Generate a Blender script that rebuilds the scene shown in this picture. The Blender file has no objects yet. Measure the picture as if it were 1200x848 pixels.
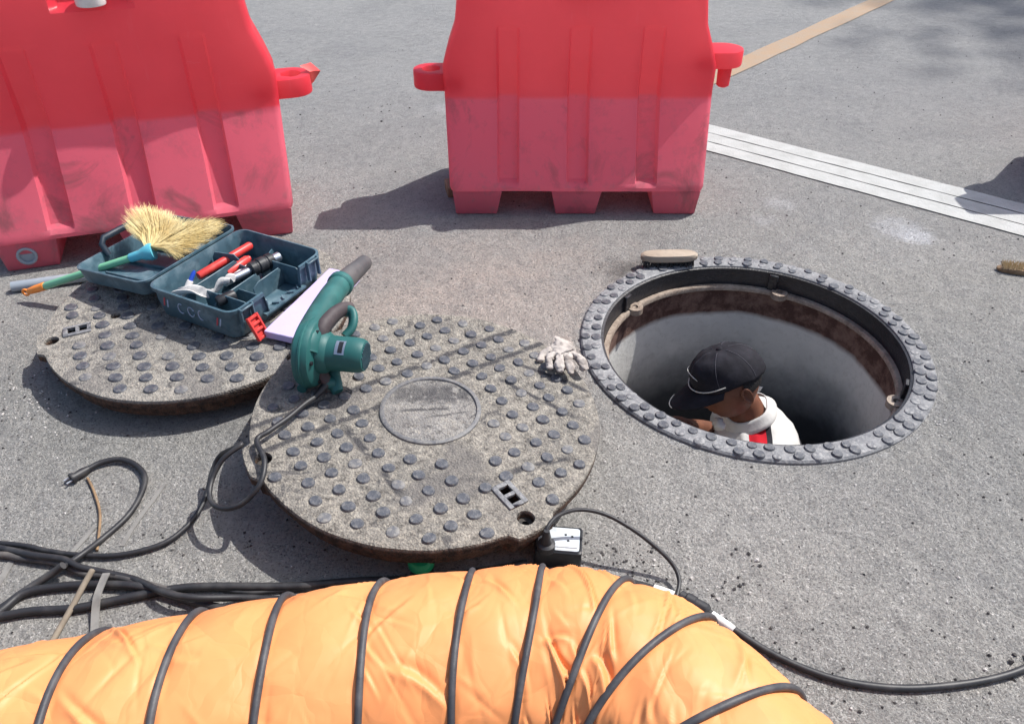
import bpy, bmesh, math, random
import numpy as np
from mathutils import Vector, Matrix, Euler, noise as mnoise

PI = math.pi
R = math.radians
random.seed(7)
rng = np.random.default_rng(7)
scene = bpy.context.scene
COL = scene.collection

# ------------------------------------------------------------------ camera, sky, sun, exposure
cam_data = bpy.data.cameras.new('camera')
cam_data.sensor_width = 36.0
cam_data.lens = 28.8
cam_data.clip_start = 0.02
cam_data.clip_end = 2000.0
cam = bpy.data.objects.new('camera', cam_data)
COL.objects.link(cam)
cam.location = (0.0, 0.0, 1.40)
cam.rotation_euler = (R(90 - 37.0), 0.0, 0.0)
scene.camera = cam

SUN_EL, SUN_AZ = R(55.0), R(26.0)          # azimuth measured from +X towards +Y
sun_dir = Vector((math.cos(SUN_AZ) * math.cos(SUN_EL), math.sin(SUN_AZ) * math.cos(SUN_EL), math.sin(SUN_EL)))
world = bpy.data.worlds.new('World')
scene.world = world
world.use_nodes = True
wn = world.node_tree
wn.nodes.clear()
w_out = wn.nodes.new('ShaderNodeOutputWorld')
w_bg = wn.nodes.new('ShaderNodeBackground')
w_sky = wn.nodes.new('ShaderNodeTexSky')
w_sky.sky_type = 'NISHITA'
w_sky.sun_disc = False
w_sky.sun_elevation = SUN_EL
w_sky.sun_rotation = R(90.0) - SUN_AZ       # the sky measures clockwise from +Y
w_sky.air_density = 1.0
w_sky.dust_density = 2.5
w_sky.ozone_density = 0.8
w_bg.inputs['Strength'].default_value = 0.145
wn.links.new(w_sky.outputs[0], w_bg.inputs[0])
wn.links.new(w_bg.outputs[0], w_out.inputs[0])

sun_data = bpy.data.lights.new('sun', 'SUN')
sun_data.energy = 4.6
sun_data.angle = R(0.5)
sun_data.color = (1.0, 0.98, 0.945)
sun = bpy.data.objects.new('sun', sun_data)
COL.objects.link(sun)
sun.rotation_euler = sun_dir.to_track_quat('Z', 'Y').to_euler()
sun.location = (6, 4, 10)

scene.view_settings.view_transform = 'Standard'
scene.view_settings.look = 'None'
scene.view_settings.exposure = 0.38
scene.view_settings.gamma = 1.0
scene.view_settings.use_curve_mapping = False


# ------------------------------------------------------------------ materials
def S(r, g, b):
    f = lambda v: (v / 12.92 if v <= 0.04045 else ((v + 0.055) / 1.055) ** 2.4)
    return (f(r / 255), f(g / 255), f(b / 255), 1.0)


class NT:
    """small node-tree writer"""
    def __init__(self, name):
        self.m = bpy.data.materials.new(name)
        self.m.use_nodes = True
        self.t = self.m.node_tree
        self.t.nodes.clear()
        self.out = self.t.nodes.new('ShaderNodeOutputMaterial')
        self.coord = self.t.nodes.new('ShaderNodeTexCoord').outputs['Object']

    def node(self, kind, ins=None, **props):
        n = self.t.nodes.new(kind)
        for k, v in props.items():
            setattr(n, k, v)
        for k, v in (ins or {}).items():
            if hasattr(v, 'is_output') or isinstance(v, bpy.types.NodeSocket):
                self.t.links.new(v, n.inputs[k])
            else:
                n.inputs[k].default_value = v
        return n

    def noise(self, scale, detail=4.0, rough=0.55, vec=None, dist=0.0):
        return self.node('ShaderNodeTexNoise', {'Vector': vec or self.coord, 'Scale': scale, 'Detail': detail,
                                                'Roughness': rough, 'Distortion': dist}).outputs['Fac']

    def vor(self, scale, vec=None, out='Distance', feature='F1'):
        return self.node('ShaderNodeTexVoronoi', {'Vector': vec or self.coord, 'Scale': scale}, feature=feature).outputs[out]

    def ramp(self, fac, lo, hi, a=0.0, b=1.0):
        return self.node('ShaderNodeMapRange', {'Value': fac, 'From Min': lo, 'From Max': hi, 'To Min': a, 'To Max': b}).outputs[0]

    def math(self, op, a, b=0.0, c=None):
        ins = {0: a, 1: b}
        if c is not None:
            ins[2] = c
        return self.node('ShaderNodeMath', ins, operation=op).outputs[0]

    def mix(self, fac, a, b, mode='MIX'):
        n = self.node('ShaderNodeMix', {'Factor': fac}, data_type='RGBA', blend_type=mode)
        for sock, v in ((n.inputs[6], a), (n.inputs[7], b)):
            if isinstance(v, bpy.types.NodeSocket):
                self.t.links.new(v, sock)
            else:
                sock.default_value = v
        return n.outputs[2]

    def xyz(self, vec=None):
        n = self.node('ShaderNodeSeparateXYZ', {0: vec or self.coord})
        return n.outputs[0], n.outputs[1], n.outputs[2]

    def bump(self, height, strength, dist=0.01, normal=None):
        ins = {'Height': height, 'Strength': strength, 'Distance': dist}
        if normal is not None:
            ins['Normal'] = normal
        return self.node('ShaderNodeBump', ins).outputs[0]

    def bsdf(self, col, rough=0.6, metal=0.0, spec=0.5, normal=None, **extra):
        ins = {'Base Color': col, 'Roughness': rough, 'Metallic': metal, 'Specular IOR Level': spec}
        if normal is not None:
            ins['Normal'] = normal
        ins.update(extra)
        b = self.node('ShaderNodeBsdfPrincipled', ins)
        return b.outputs[0]

    def end(self, sh):
        self.t.links.new(sh, self.out.inputs[0])
        return self.m


def M(name, col, rough=0.6, layers=(), bump=(), metal=0.0, spec=0.4, **extra):
    """layers: (scale, colour, lo, hi, amount) noise-masked; bump: (scale, strength, distance)"""
    t = NT(name)
    c = col
    for sc, c2, lo, hi, amt in layers:
        c = t.mix(t.math('MULTIPLY', t.ramp(t.noise(sc), lo, hi), amt), c, c2)
    n = None
    for sc, st, di in bump:
        n = t.bump(t.noise(sc, 5.0), st, di, n)
    return t.end(t.bsdf(c, rough, metal, spec, n, **extra))


HOLE = (0.70, 1.940)                          # centre of the manhole


def road_material():
    t = NT('dusty asphalt')
    x, y, z = t.xyz()
    big = t.noise(0.9, 3.0)
    mid = t.noise(5.0, 5.0, 0.6)
    col = t.mix(t.ramp(big, 0.35, 0.65), S(175, 173, 168), S(198, 194, 187))
    col = t.mix(t.math('MULTIPLY', t.ramp(mid, 0.42, 0.72), 0.5), col, S(190, 188, 185))
    # pinkish cement dust trodden round the covers and the hole
    dx = t.math('SUBTRACT', x, -0.15)
    dy = t.math('SUBTRACT', y, 2.15)
    d = t.math('SQRT', t.math('ADD', t.math('MULTIPLY', dx, dx), t.math('MULTIPLY', t.math('MULTIPLY', dy, dy), 1.6)))
    dust = t.ramp(t.math('ADD', d, t.math('MULTIPLY', mid, 0.9)), 1.25, 0.55)
    col = t.mix(t.math('MULTIPLY', dust, 0.85), col, S(216, 200, 189))
    # second dusting near the bottom right
    dx = t.math('SUBTRACT', x, 0.55)
    dy = t.math('SUBTRACT', y, 1.25)
    d2 = t.math('SQRT', t.math('ADD', t.math('MULTIPLY', dx, dx), t.math('MULTIPLY', dy, dy)))
    dust2 = t.ramp(t.math('ADD', d2, t.math('MULTIPLY', mid, 0.7)), 1.0, 0.4)
    col = t.mix(t.math('MULTIPLY', dust2, 0.5), col, S(206, 201, 195))
    # smoother, bluer, darker asphalt further up the road
    far = t.ramp(t.math('ADD', y, t.math('MULTIPLY', big, 1.2)), 2.9, 4.6)
    col = t.mix(t.math('MULTIPLY', far, 0.75), col, S(169, 169, 169))
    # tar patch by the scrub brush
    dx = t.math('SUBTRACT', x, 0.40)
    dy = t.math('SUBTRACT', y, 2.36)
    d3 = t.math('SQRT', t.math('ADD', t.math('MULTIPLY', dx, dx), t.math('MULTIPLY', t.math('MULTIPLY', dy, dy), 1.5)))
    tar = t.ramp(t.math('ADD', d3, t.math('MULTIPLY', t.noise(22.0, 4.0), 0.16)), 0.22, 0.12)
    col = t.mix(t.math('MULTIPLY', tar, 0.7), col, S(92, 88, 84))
    # mortar smeared round the frame
    dx = t.math('SUBTRACT', x, HOLE[0])
    dy = t.math('SUBTRACT', y, HOLE[1])
    dr = t.math('SQRT', t.math('ADD', t.math('MULTIPLY', dx, dx), t.math('MULTIPLY', dy, dy)))
    mort = t.ramp(t.math('ADD', dr, t.math('MULTIPLY', t.noise(16.0, 5.0), 0.085)), 0.558, 0.54)
    col = t.mix(t.math('MULTIPLY', mort, 0.75), col, S(196, 194, 192))
    # spilled white powder
    for px, py, rad, amt in ((1.44, 2.61, 0.07, 0.95), (1.40, 2.66, 0.10, 0.5), (1.02, 2.86, 0.06, 0.35), (0.93, 2.72, 0.05, 0.3), (-0.30, 3.9, 0.08, 0.3)):
        dx = t.math('SUBTRACT', x, px)
        dy = t.math('SUBTRACT', y, py)
        dp = t.math('SQRT', t.math('ADD', t.math('MULTIPLY', dx, dx), t.math('MULTIPLY', dy, dy)))
        p = t.ramp(t.math('ADD', dp, t.math('MULTIPLY', t.noise(26.0, 6.0, 0.7), 0.14)), rad + 0.085, rad + 0.035)
        col = t.mix(t.math('MULTIPLY', p, amt), col, S(232, 232, 234))
    # cracks of worn binder
    streak = t.noise(2.2, 6.0, 0.65, dist=0.6)
    col = t.mix(t.math('MULTIPLY', t.ramp(t.math('ABSOLUTE', t.math('SUBTRACT', streak, 0.5)), 0.012, 0.0), 0.18), col, S(86, 85, 84))
    # wide darker, bluer wear patches
    patch = t.noise(1.7, 4.0, 0.6, dist=0.4)
    col = t.mix(t.math('MULTIPLY', t.ramp(patch, 0.50, 0.66), 0.40), col, S(150, 150, 151))
    # aggregate: fine dark pits between pale chips a few millimetres across
    chip = t.node('ShaderNodeTexVoronoi', {'Vector': t.coord, 'Scale': 260.0}).outputs['Color']
    cs = t.node('ShaderNodeSeparateColor', {0: chip}).outputs
    near = t.ramp(y, 5.0, 2.6, 0.45, 1.0)
    col = t.mix(t.math('MULTIPLY', t.ramp(cs[0], 0.62, 0.98), t.math('MULTIPLY', near, 0.50)), col, S(84, 84, 86))
    col = t.mix(t.math('MULTIPLY', t.ramp(cs[1], 0.70, 1.0), t.math('MULTIPLY', near, 0.34)), col, S(198, 196, 193))
    pit = t.noise(118.0, 4.0, 0.85)
    mott = t.noise(24.0, 5.0, 0.7)
    col = t.mix(t.math('MULTIPLY', t.ramp(mott, 0.50, 0.34), 0.30), col, S(136, 135, 135))
    col = t.mix(t.math('MULTIPLY', t.ramp(mott, 0.54, 0.70), 0.35), col, S(206, 203, 198))
    col = t.mix(t.math('MULTIPLY', t.ramp(pit, 0.41, 0.31), t.math('MULTIPLY', near, 0.9)), col, S(70, 69, 70))
    pit2 = t.noise(48.0, 4.0, 0.75)
    col = t.mix(t.math('MULTIPLY', t.ramp(pit2, 0.34, 0.26), 0.8), col, S(58, 57, 58))
    h = t.math('ADD', t.math('MULTIPLY', t.ramp(pit, 0.3, 0.6), 0.9), t.math('MULTIPLY', t.noise(70.0, 5.0, 0.75), 0.9))
    n = t.bump(h, 1.0, 0.010)
    n = t.bump(t.noise(11.0, 5.0, 0.65), 0.5, 0.02, n)
    return t.end(t.bsdf(col, 0.9, 0.0, 0.25, n))


def barrier_material():
    """red polyethylene, thin enough to glow, with road dust caked on the sloping foot"""
    t = NT('red barrier plastic')
    x, y, z = t.xyz()
    n1 = t.noise(6.0, 5.0, 0.6)
    dust = t.ramp(t.math('ADD', z, t.math('MULTIPLY', t.math('SUBTRACT', n1, 0.5), 0.012)), 0.405, 0.392)
    low = t.ramp(t.math('ADD', z, t.math('MULTIPLY', n1, 0.14)), 0.34, 0.05)
    red = t.mix(t.ramp(n1, 0.3, 0.7), S(226, 50, 70), S(236, 62, 80))
    dusty = t.mix(t.math('MULTIPLY', low, 0.7), S(230, 104, 124), S(224, 120, 136))
    dusty = t.mix(t.math('MULTIPLY', t.ramp(t.noise(14.0, 6.0, 0.7), 0.52, 0.75), 0.45), dusty, S(150, 92, 104))
    grime = t.math('MULTIPLY', t.ramp(t.noise(4.0, 6.0, 0.65, dist=1.2), 0.52, 0.68), 0.75)
    dusty = t.mix(grime, dusty, S(112, 84, 88))
    col = t.mix(dust, red, dusty)
    sc = t.noise(40.0, 3.0, vec=t.node('ShaderNodeMapping', {'Vector': t.coord, 'Scale': (1.0, 1.0, 0.12)}).outputs[0])
    col = t.mix(t.math('MULTIPLY', t.ramp(sc, 0.66, 0.78), 0.25), col, S(230, 130, 140))
    scr = t.noise(46.0, 5.0, 0.75, vec=t.node('ShaderNodeMapping', {'Vector': t.coord, 'Rotation': (0.0, 0.45, 0.0), 'Scale': (0.10, 1.0, 1.0)}).outputs[0])
    col = t.mix(t.math('MULTIPLY', t.ramp(scr, 0.67, 0.74), 0.40), col, S(236, 150, 156))
    splash = t.noise(28.0, 6.0, 0.75)
    col = t.mix(t.math('MULTIPLY', t.math('MULTIPLY', t.ramp(splash, 0.55, 0.68), low), 0.55), col, S(168, 142, 140))
    nb = t.bump(t.noise(180.0, 3.0), 0.12, 0.002)
    nb = t.bump(t.noise(7.0, 3.0), 0.12, 0.02, nb)
    rough = t.ramp(dust, 0.0, 1.0, 0.38, 0.7)
    a = t.bsdf(col, rough, 0.0, 0.4, nb)
    tr = t.node('ShaderNodeBsdfTranslucent', {'Color': t.mix(0.62, col, S(255, 196, 198))}).outputs[0]
    f = t.ramp(dust, 0.0, 1.0, 0.52, 0.40)
    return t.end(t.node('ShaderNodeMixShader', {0: f, 1: a, 2: tr}).outputs[0])


def cover_material(name, base, light, scrapes, seed):
    """iron and composite lid with trodden cement dust, dark scrapes along given lines"""
    t = NT(name)
    x, y, z = t.xyz()
    off = t.node('ShaderNodeVectorMath', {0: t.coord, 1: (seed, seed * 0.7, 0.0)}, operation='ADD').outputs[0]
    n1 = t.noise(7.0, 6.0, 0.65, vec=off)
    n2 = t.noise(45.0, 5.0, 0.7, vec=off)
    col = t.mix(t.ramp(n1, 0.32, 0.68), base, light)
    col = t.mix(t.math('MULTIPLY', t.ramp(n2, 0.52, 0.72), 0.7), col, S(176, 169, 157))
    col = t.mix(t.math('MULTIPLY', t.ramp(n2, 0.47, 0.34), 0.85), col, S(66, 63, 60))
    chip = t.node('ShaderNodeSeparateColor', {0: t.node('ShaderNodeTexVoronoi', {'Vector': t.coord, 'Scale': 230.0}).outputs['Color']}).outputs
    col = t.mix(t.math('MULTIPLY', t.ramp(chip[0], 0.6, 1.0), 0.42), col, S(66, 62, 58))
    col = t.mix(t.math('MULTIPLY', t.ramp(chip[1], 0.66, 1.0), 0.32), col, S(190, 180, 164))
    blot = t.noise(3.4, 5.0, 0.6, vec=off, dist=0.8)
    col = t.mix(t.math('MULTIPLY', t.ramp(blot, 0.54, 0.62), 0.6), col, S(92, 89, 88))
    blot2 = t.noise(11.0, 6.0, 0.7, vec=off, dist=1.2)
    col = t.mix(t.math('MULTIPLY', t.ramp(blot2, 0.60, 0.66), 0.75), col, S(66, 65, 67))
    wob = t.math('MULTIPLY', t.math('SUBTRACT', t.noise(12.0, 4.0), 0.5), 0.022)
    for (ax, ay, bx, by, w, amt) in scrapes:
        L = math.hypot(bx - ax, by - ay)
        ux, uy = (bx - ax) / L, (by - ay) / L
        rx, ry = t.math('SUBTRACT', x, ax), t.math('SUBTRACT', y, ay)
        al = t.math('ADD', t.math('MULTIPLY', rx, ux), t.math('MULTIPLY', ry, uy))
        ac = t.math('ADD', t.math('SUBTRACT', t.math('MULTIPLY', rx, uy), t.math('MULTIPLY', ry, ux)), wob)
        m = t.ramp(t.math('ABSOLUTE', ac), w, w * 0.4)
        m = t.math('MULTIPLY', m, t.math('MULTIPLY', t.ramp(al, -0.01, 0.02), t.ramp(al, L + 0.01, L - 0.02)))
        m = t.math('MULTIPLY', m, t.ramp(t.noise(40.0, 4.0), 0.34, 0.46))
        col = t.mix(t.math('MULTIPLY', m, amt), col, S(62, 61, 63))
    side = t.ramp(z, -0.004, -0.012)
    col = t.mix(side, col, t.mix(t.ramp(n2, 0.4, 0.6), S(46, 38, 34), S(86, 66, 54)))
    n = t.bump(t.math('ADD', n2, t.math('MULTIPLY', t.vor(210.0), 0.5)), 0.8, 0.006)
    return t.end(t.bsdf(col, 0.85, 0.0, 0.3, n))


def iron_material(name, a, b, dust, rough=0.6, spec=0.5):
    t = NT(name)
    n1 = t.noise(30.0, 5.0, 0.65)
    n2 = t.noise(140.0, 4.0)
    col = t.mix(t.ramp(n1, 0.35, 0.65), a, b)
    col = t.mix(t.math('MULTIPLY', t.ramp(n2, 0.5, 0.7), 0.5), col, dust)
    n = t.bump(n2, 0.5, 0.003)
    return t.end(t.bsdf(col, rough, 0.0, spec, n))


def fabric_material():
    t = NT('orange coated fabric')
    n1 = t.noise(5.0, 4.0)
    col = t.mix(t.ramp(n1, 0.3, 0.7), S(236, 150, 92), S(240, 160, 102))
    col = t.mix(t.math('MULTIPLY', t.ramp(t.noise(16.0, 6.0, 0.7), 0.64, 0.8), 0.3), col, S(196, 112, 54))
    wv = t.node('ShaderNodeTexWave', {'Vector': t.coord, 'Scale': 260.0, 'Distortion': 0.5}).outputs['Fac']
    n = t.bump(wv, 0.06, 0.001)
    wx = t.node('ShaderNodeTexNoise', {'Vector': t.coord, 'Scale': 6.0, 'Detail': 3.0}).outputs['Color']
    wv2 = t.node('ShaderNodeVectorMath', {0: t.coord, 1: t.node('ShaderNodeVectorMath', {0: wx, 1: (0.12, 0.12, 0.12)}, operation='MULTIPLY').outputs[0]}, operation='ADD').outputs[0]
    wv3 = t.node('ShaderNodeMapping', {'Vector': wv2, 'Rotation': (0.5, 0.3, 0.7), 'Scale': (1.0, 0.45, 1.0)}).outputs[0]
    cr = t.vor(7.5, vec=wv3, feature='DISTANCE_TO_EDGE')
    n = t.bump(t.ramp(cr, 0.0, 0.22), 0.34, 0.010, n)
    cr2 = t.vor(24.0, vec=wv3, feature='DISTANCE_TO_EDGE')
    n = t.bump(t.ramp(cr2, 0.0, 0.14), 0.10, 0.003, n)
    a = t.bsdf(col, 0.5, 0.0, 0.35, n)
    tr = t.node('ShaderNodeBsdfTranslucent', {'Color': col}).outputs[0]
    return t.end(t.node('ShaderNodeMixShader', {0: 0.12, 1: a, 2: tr}).outputs[0])


def paint_material(name, base, worn):
    t = NT(name)
    n1 = t.noise(11.0, 6.0, 0.7)
    n2 = t.noise(70.0, 4.0, 0.7)
    col = t.mix(t.ramp(n1, 0.4, 0.75), base, worn)
    col = t.mix(t.math('MULTIPLY', t.ramp(n2, 0.60, 0.72), 0.7), col, S(140, 139, 136))
    n = t.bump(t.math('ADD', n2, t.vor(160.0)), 0.45, 0.003)
    return t.end(t.bsdf(col, 0.75, 0.0, 0.3, n))


def shaft_material():
    t = NT('shaft concrete')
    x, y, z = t.xyz()
    n1 = t.noise(4.0, 5.0, 0.6)
    n2 = t.noise(50.0, 5.0, 0.7)
    col = t.mix(t.ramp(n1, 0.35, 0.65), S(188, 187, 184), S(208, 206, 201))
    col = t.mix(t.math('MULTIPLY', t.ramp(n2, 0.5, 0.7), 0.4), col, S(160, 158, 150))
    band = t.ramp(t.math('ADD', z, t.math('MULTIPLY', n1, 0.05)), -0.155, -0.135)
    col = t.mix(band, col, t.mix(t.ramp(t.noise(18.0, 5.0, 0.7), 0.42, 0.6), S(70, 46, 40), S(112, 88, 78)))
    depth_shade = t.ramp(t.math('ADD', z, t.math('MULTIPLY', n1, 0.25)), -0.17, -0.40)  # shade down the shaft painted into the wall colour, darker with depth
    col = t.mix(t.math('MULTIPLY', depth_shade, 0.9), col, S(38, 43, 50))
    n = t.bump(n2, 0.4, 0.005)
    return t.end(t.bsdf(col, 0.75, 0.0, 0.35, n))


MAT = {}
MAT['road'] = road_material()
MAT['barrier'] = barrier_material()
MAT['fabric'] = fabric_material()
MAT['white_paint'] = paint_material('worn white road paint', S(170, 170, 167), S(150, 150, 146))
MAT['yellow_paint'] = paint_material('worn ochre road paint', S(152, 128, 104), S(144, 132, 118))
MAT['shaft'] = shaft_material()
MAT['frame_iron'] = iron_material('dusty frame iron', S(92, 93, 97), S(126, 126, 127), S(170, 168, 165))
MAT['seat_iron'] = iron_material('rusty seat iron', S(112, 96, 84), S(150, 136, 122), S(176, 160, 142))
MAT['black_iron'] = iron_material('black frame iron', S(22, 22, 26), S(34, 34, 40), S(56, 54, 56), 0.45)
MAT['stud'] = iron_material('stud iron', S(62, 65, 72), S(84, 86, 92), S(122, 119, 114), 0.5)
MAT['stud_worn'] = iron_material('worn stud iron', S(84, 85, 90), S(112, 111, 110), S(150, 144, 134), 0.6)
MAT['socket_dark'] = iron_material('dark socket iron', S(34, 31, 30), S(52, 47, 44), S(80, 72, 64), 0.8)
MAT['rubber'] = M('black cable rubber', S(38, 38, 41), 0.5, ((18.0, S(84, 82, 80), 0.5, 0.75, 0.6),), ((120.0, 0.15, 0.002),), spec=0.45)
MAT['rubber_grey'] = M('dusty cable rubber', S(62, 61, 62), 0.6, ((14.0, S(112, 106, 100), 0.45, 0.7, 0.8),), ((120.0, 0.15, 0.002),))
MAT['duct_ring'] = M('black ring sleeve', S(58, 58, 62), 0.55, ((25.0, S(94, 92, 92), 0.45, 0.7, 0.6),), ((90.0, 0.3, 0.003),))
MAT['teal'] = M('teal tool plastic', S(32, 86, 84), 0.52, ((12.0, S(66, 124, 120), 0.5, 0.75, 0.5),), ((200.0, 0.08, 0.001),))
MAT['grip'] = M('dark grip rubber', S(64, 56, 58), 0.65, ((20.0, S(96, 88, 86), 0.5, 0.75, 0.6),))
MAT['nozzle'] = M('black nozzle plastic', S(72, 70, 72), 0.55, ((14.0, S(104, 100, 98), 0.45, 0.7, 0.6),))
MAT['case'] = M('slate blue case plastic', S(66, 92, 104), 0.42, ((14.0, S(122, 142, 150), 0.5, 0.72, 0.65), (50.0, S(44, 62, 72), 0.5, 0.7, 0.5)), ((150.0, 0.1, 0.001),))
MAT['case_dark'] = M('dark case plastic', S(34, 46, 58), 0.5, ((14.0, S(70, 86, 96), 0.55, 0.75, 0.5),))
MAT['red_plastic'] = M('red plastic', S(196, 58, 54), 0.4, ((30.0, S(224, 96, 84), 0.55, 0.75, 0.5),))
MAT['foam'] = M('lilac foam', S(182, 170, 212), 0.8, ((6.0, S(194, 184, 218), 0.4, 0.7, 0.6),), ((160.0, 0.25, 0.002),), spec=0.2)
MAT['green_plastic'] = M('mint green plastic', S(120, 186, 148), 0.4, ((20.0, S(142, 196, 158), 0.5, 0.7, 0.5),))
MAT['cyan_plastic'] = M('cyan plastic', S(92, 178, 196), 0.4, ((20.0, S(110, 188, 198), 0.5, 0.7, 0.5),))
MAT['orange_plastic'] = M('orange plastic', S(238, 138, 52), 0.4, ((20.0, S(244, 166, 96), 0.5, 0.7, 0.4),))
MAT['straw'] = M('straw bristle', S(214, 190, 128), 0.7, ((9.0, S(232, 216, 164), 0.4, 0.6, 0.9), (14.0, S(176, 136, 62), 0.5, 0.7, 0.6)))
MAT['pvc'] = M('grey pvc', S(132, 142, 152), 0.5, ((10.0, S(158, 164, 170), 0.4, 0.7, 0.6),))
MAT['wood'] = M('pale brush wood', S(150, 136, 120), 0.7, ((24.0, S(92, 78, 68), 0.5, 0.7, 0.8), (6.0, S(182, 170, 154), 0.4, 0.6, 0.6)), ((80.0, 0.2, 0.002),))
MAT['wood_dark'] = M('weathered brown wood', S(134, 110, 84), 0.75, ((24.0, S(96, 76, 58), 0.5, 0.7, 0.8),), ((80.0, 0.2, 0.002),))
MAT['bristle_dark'] = M('dark bristle', S(54, 52, 52), 0.7)
MAT['bristle_pale'] = M('pale bristle', S(190, 170, 132), 0.7)
MAT['glove'] = M('dusty cotton glove', S(176, 168, 161), 0.9, ((26.0, S(104, 95, 90), 0.48, 0.66, 0.85),), ((240.0, 0.5, 0.002), (60.0, 0.4, 0.004)), spec=0.1)
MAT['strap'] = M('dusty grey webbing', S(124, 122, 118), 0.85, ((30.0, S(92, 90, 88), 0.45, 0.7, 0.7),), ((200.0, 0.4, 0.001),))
MAT['stick'] = M('old brown stick', S(128, 118, 104), 0.85, ((30.0, S(92, 82, 70), 0.45, 0.7, 0.7),), ((90.0, 0.4, 0.002),))
MAT['plate_metal'] = M('dull zinc plate', S(196, 202, 206), 0.45, ((40.0, S(150, 156, 160), 0.5, 0.75, 0.5),), metal=0.25)
MAT['steel'] = M('brushed steel', S(186, 192, 200), 0.32, ((40.0, S(140, 146, 154), 0.45, 0.7, 0.5),), metal=0.85)
MAT['box_black'] = M('black socket box', S(30, 32, 36), 0.45, ((24.0, S(66, 66, 68), 0.5, 0.75, 0.6),))
MAT['white_plastic'] = M('white plastic', S(222, 220, 216), 0.45, ((22.0, S(184, 178, 172), 0.5, 0.75, 0.6),))
MAT['blue_plastic'] = M('blue plastic', S(36, 72, 176), 0.4, ((22.0, S(70, 104, 190), 0.5, 0.75, 0.5),))
MAT['cloth_white'] = M('white knit cotton', S(194, 192, 189), 0.9, ((12.0, S(168, 166, 165), 0.5, 0.72, 0.6),), ((40.0, 0.35, 0.006), (260.0, 0.3, 0.001)), spec=0.15)
MAT['cloth_red'] = M('red knit cotton', S(176, 30, 42), 0.9, (), ((40.0, 0.35, 0.006), (260.0, 0.3, 0.001)), spec=0.15)
MAT['cloth_black'] = M('black cotton', S(30, 29, 34), 0.85, ((20.0, S(46, 45, 52), 0.45, 0.7, 0.7),), ((40.0, 0.3, 0.004), (260.0, 0.3, 0.001)), spec=0.2)
MAT['trousers'] = M('dark work cotton', S(40, 42, 52), 0.9, (), ((30.0, 0.4, 0.008),), spec=0.15)
MAT['skin'] = M('tanned skin', S(112, 72, 54), 0.55, ((26.0, S(84, 52, 40), 0.45, 0.7, 0.6),), ((160.0, 0.2, 0.001),), spec=0.4)
MAT['hair'] = M('short black hair', S(24, 22, 22), 0.6, (), ((260.0, 0.8, 0.004),))
MAT['piping'] = M('white cap piping', S(204, 200, 190), 0.6)
MAT['cap_thread'] = M('charcoal seam thread', S(58, 57, 64), 0.8)
MAT['boot'] = M('black rubber boot', S(26, 26, 28), 0.5)
MAT['chip_dark'] = M('asphalt crumb', S(58, 56, 56), 0.9, ((90.0, S(96, 92, 90), 0.45, 0.7, 0.7),))
MAT['chip_pale'] = M('mortar crumb', S(186, 182, 178), 0.9, ((90.0, S(140, 136, 132), 0.45, 0.7, 0.7),))
MAT['bark'] = M('tree bark', S(96, 82, 68), 0.9, ((20.0, S(62, 52, 44), 0.4, 0.7, 0.8),), ((30.0, 0.8, 0.02),))
MAT['leaf'] = M('green leaf', S(62, 92, 38), 0.6, ((3.0, S(84, 112, 46), 0.4, 0.7, 0.7),))
MAT['green_cap'] = M('bright green cap plastic', S(24, 138, 92), 0.4, ((22.0, S(60, 160, 116), 0.5, 0.75, 0.5),))
MAT['print_white'] = M('case print white', S(150, 168, 190), 0.6)
MAT['print_red'] = M('case print red', S(178, 70, 82), 0.6)
MAT['cover_front'] = cover_material('front cover composite', S(106, 103, 98), S(136, 130, 121), (
    (-0.43, -0.10, 0.22, 0.36, 0.013, 0.95), (-0.38, -0.17, 0.30, 0.31, 0.012, 0.95), (0.16, 0.14, 0.36, 0.00, 0.009, 0.95),
    (0.22, 0.20, 0.40, 0.10, 0.009, 0.95), (0.19, -0.19, 0.34, -0.13, 0.013, 0.9), (-0.19, -0.06, -0.11, -0.16, 0.013, 0.95), (-0.09, -0.19, -0.03, -0.27, 0.012, 0.95)), 0.0)
MAT['cover_centre'] = cover_material('front cover centre', S(128, 126, 124), S(156, 152, 146), ((-0.10, 0.06, 0.11, 0.075, 0.045, 0.75), (-0.07, 0.0, 0.06, 0.02, 0.006, 0.8), (0.0, -0.02, 0.10, 0.01, 0.005, 0.7)), 9.1)
MAT['cover_back'] = cover_material('back cover composite', S(116, 113, 108), S(146, 141, 133), (
    (-0.35, -0.20, 0.1, 0.1, 0.010, 0.3),), 5.3)


# ------------------------------------------------------------------ mesh helpers
def rot(ax=0, ay=0, az=0):
    return Euler((R(ax), R(ay), R(az))).to_matrix()


def frame_to(d, up=(0, 0, 1)):
    """matrix whose columns are x = along d, y = side, z = up-ish"""
    x = Vector(d).normalized()
    y = Vector(up).cross(x)
    if y.length < 1e-6:
        y = Vector((0, 1, 0)).cross(x)
    y.normalize()
    z = x.cross(y)
    m = Matrix((x, y, z)).transposed()
    return m


def catmull(pts, n=8, closed=False):
    P = [Vector(p) for p in pts]
    out = []
    N = len(P)
    for i in range(N if closed else N - 1):
        if closed:
            p0, p1, p2, p3 = P[(i - 1) % N], P[i], P[(i + 1) % N], P[(i + 2) % N]
        else:
            p1, p2 = P[i], P[i + 1]
            p0 = P[i - 1] if i > 0 else p1 * 2 - p2
            p3 = P[i + 2] if i + 2 < N else p2 * 2 - p1
        for k in range(n):
            t = k / n
            out.append(0.5 * ((2 * p1) + (p2 - p0) * t + (2 * p0 - 5 * p1 + 4 * p2 - p3) * t * t + (3 * p1 - p0 - 3 * p2 + p3) * t ** 3))
    if not closed:
        out.append(P[-1])
    return out


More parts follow.
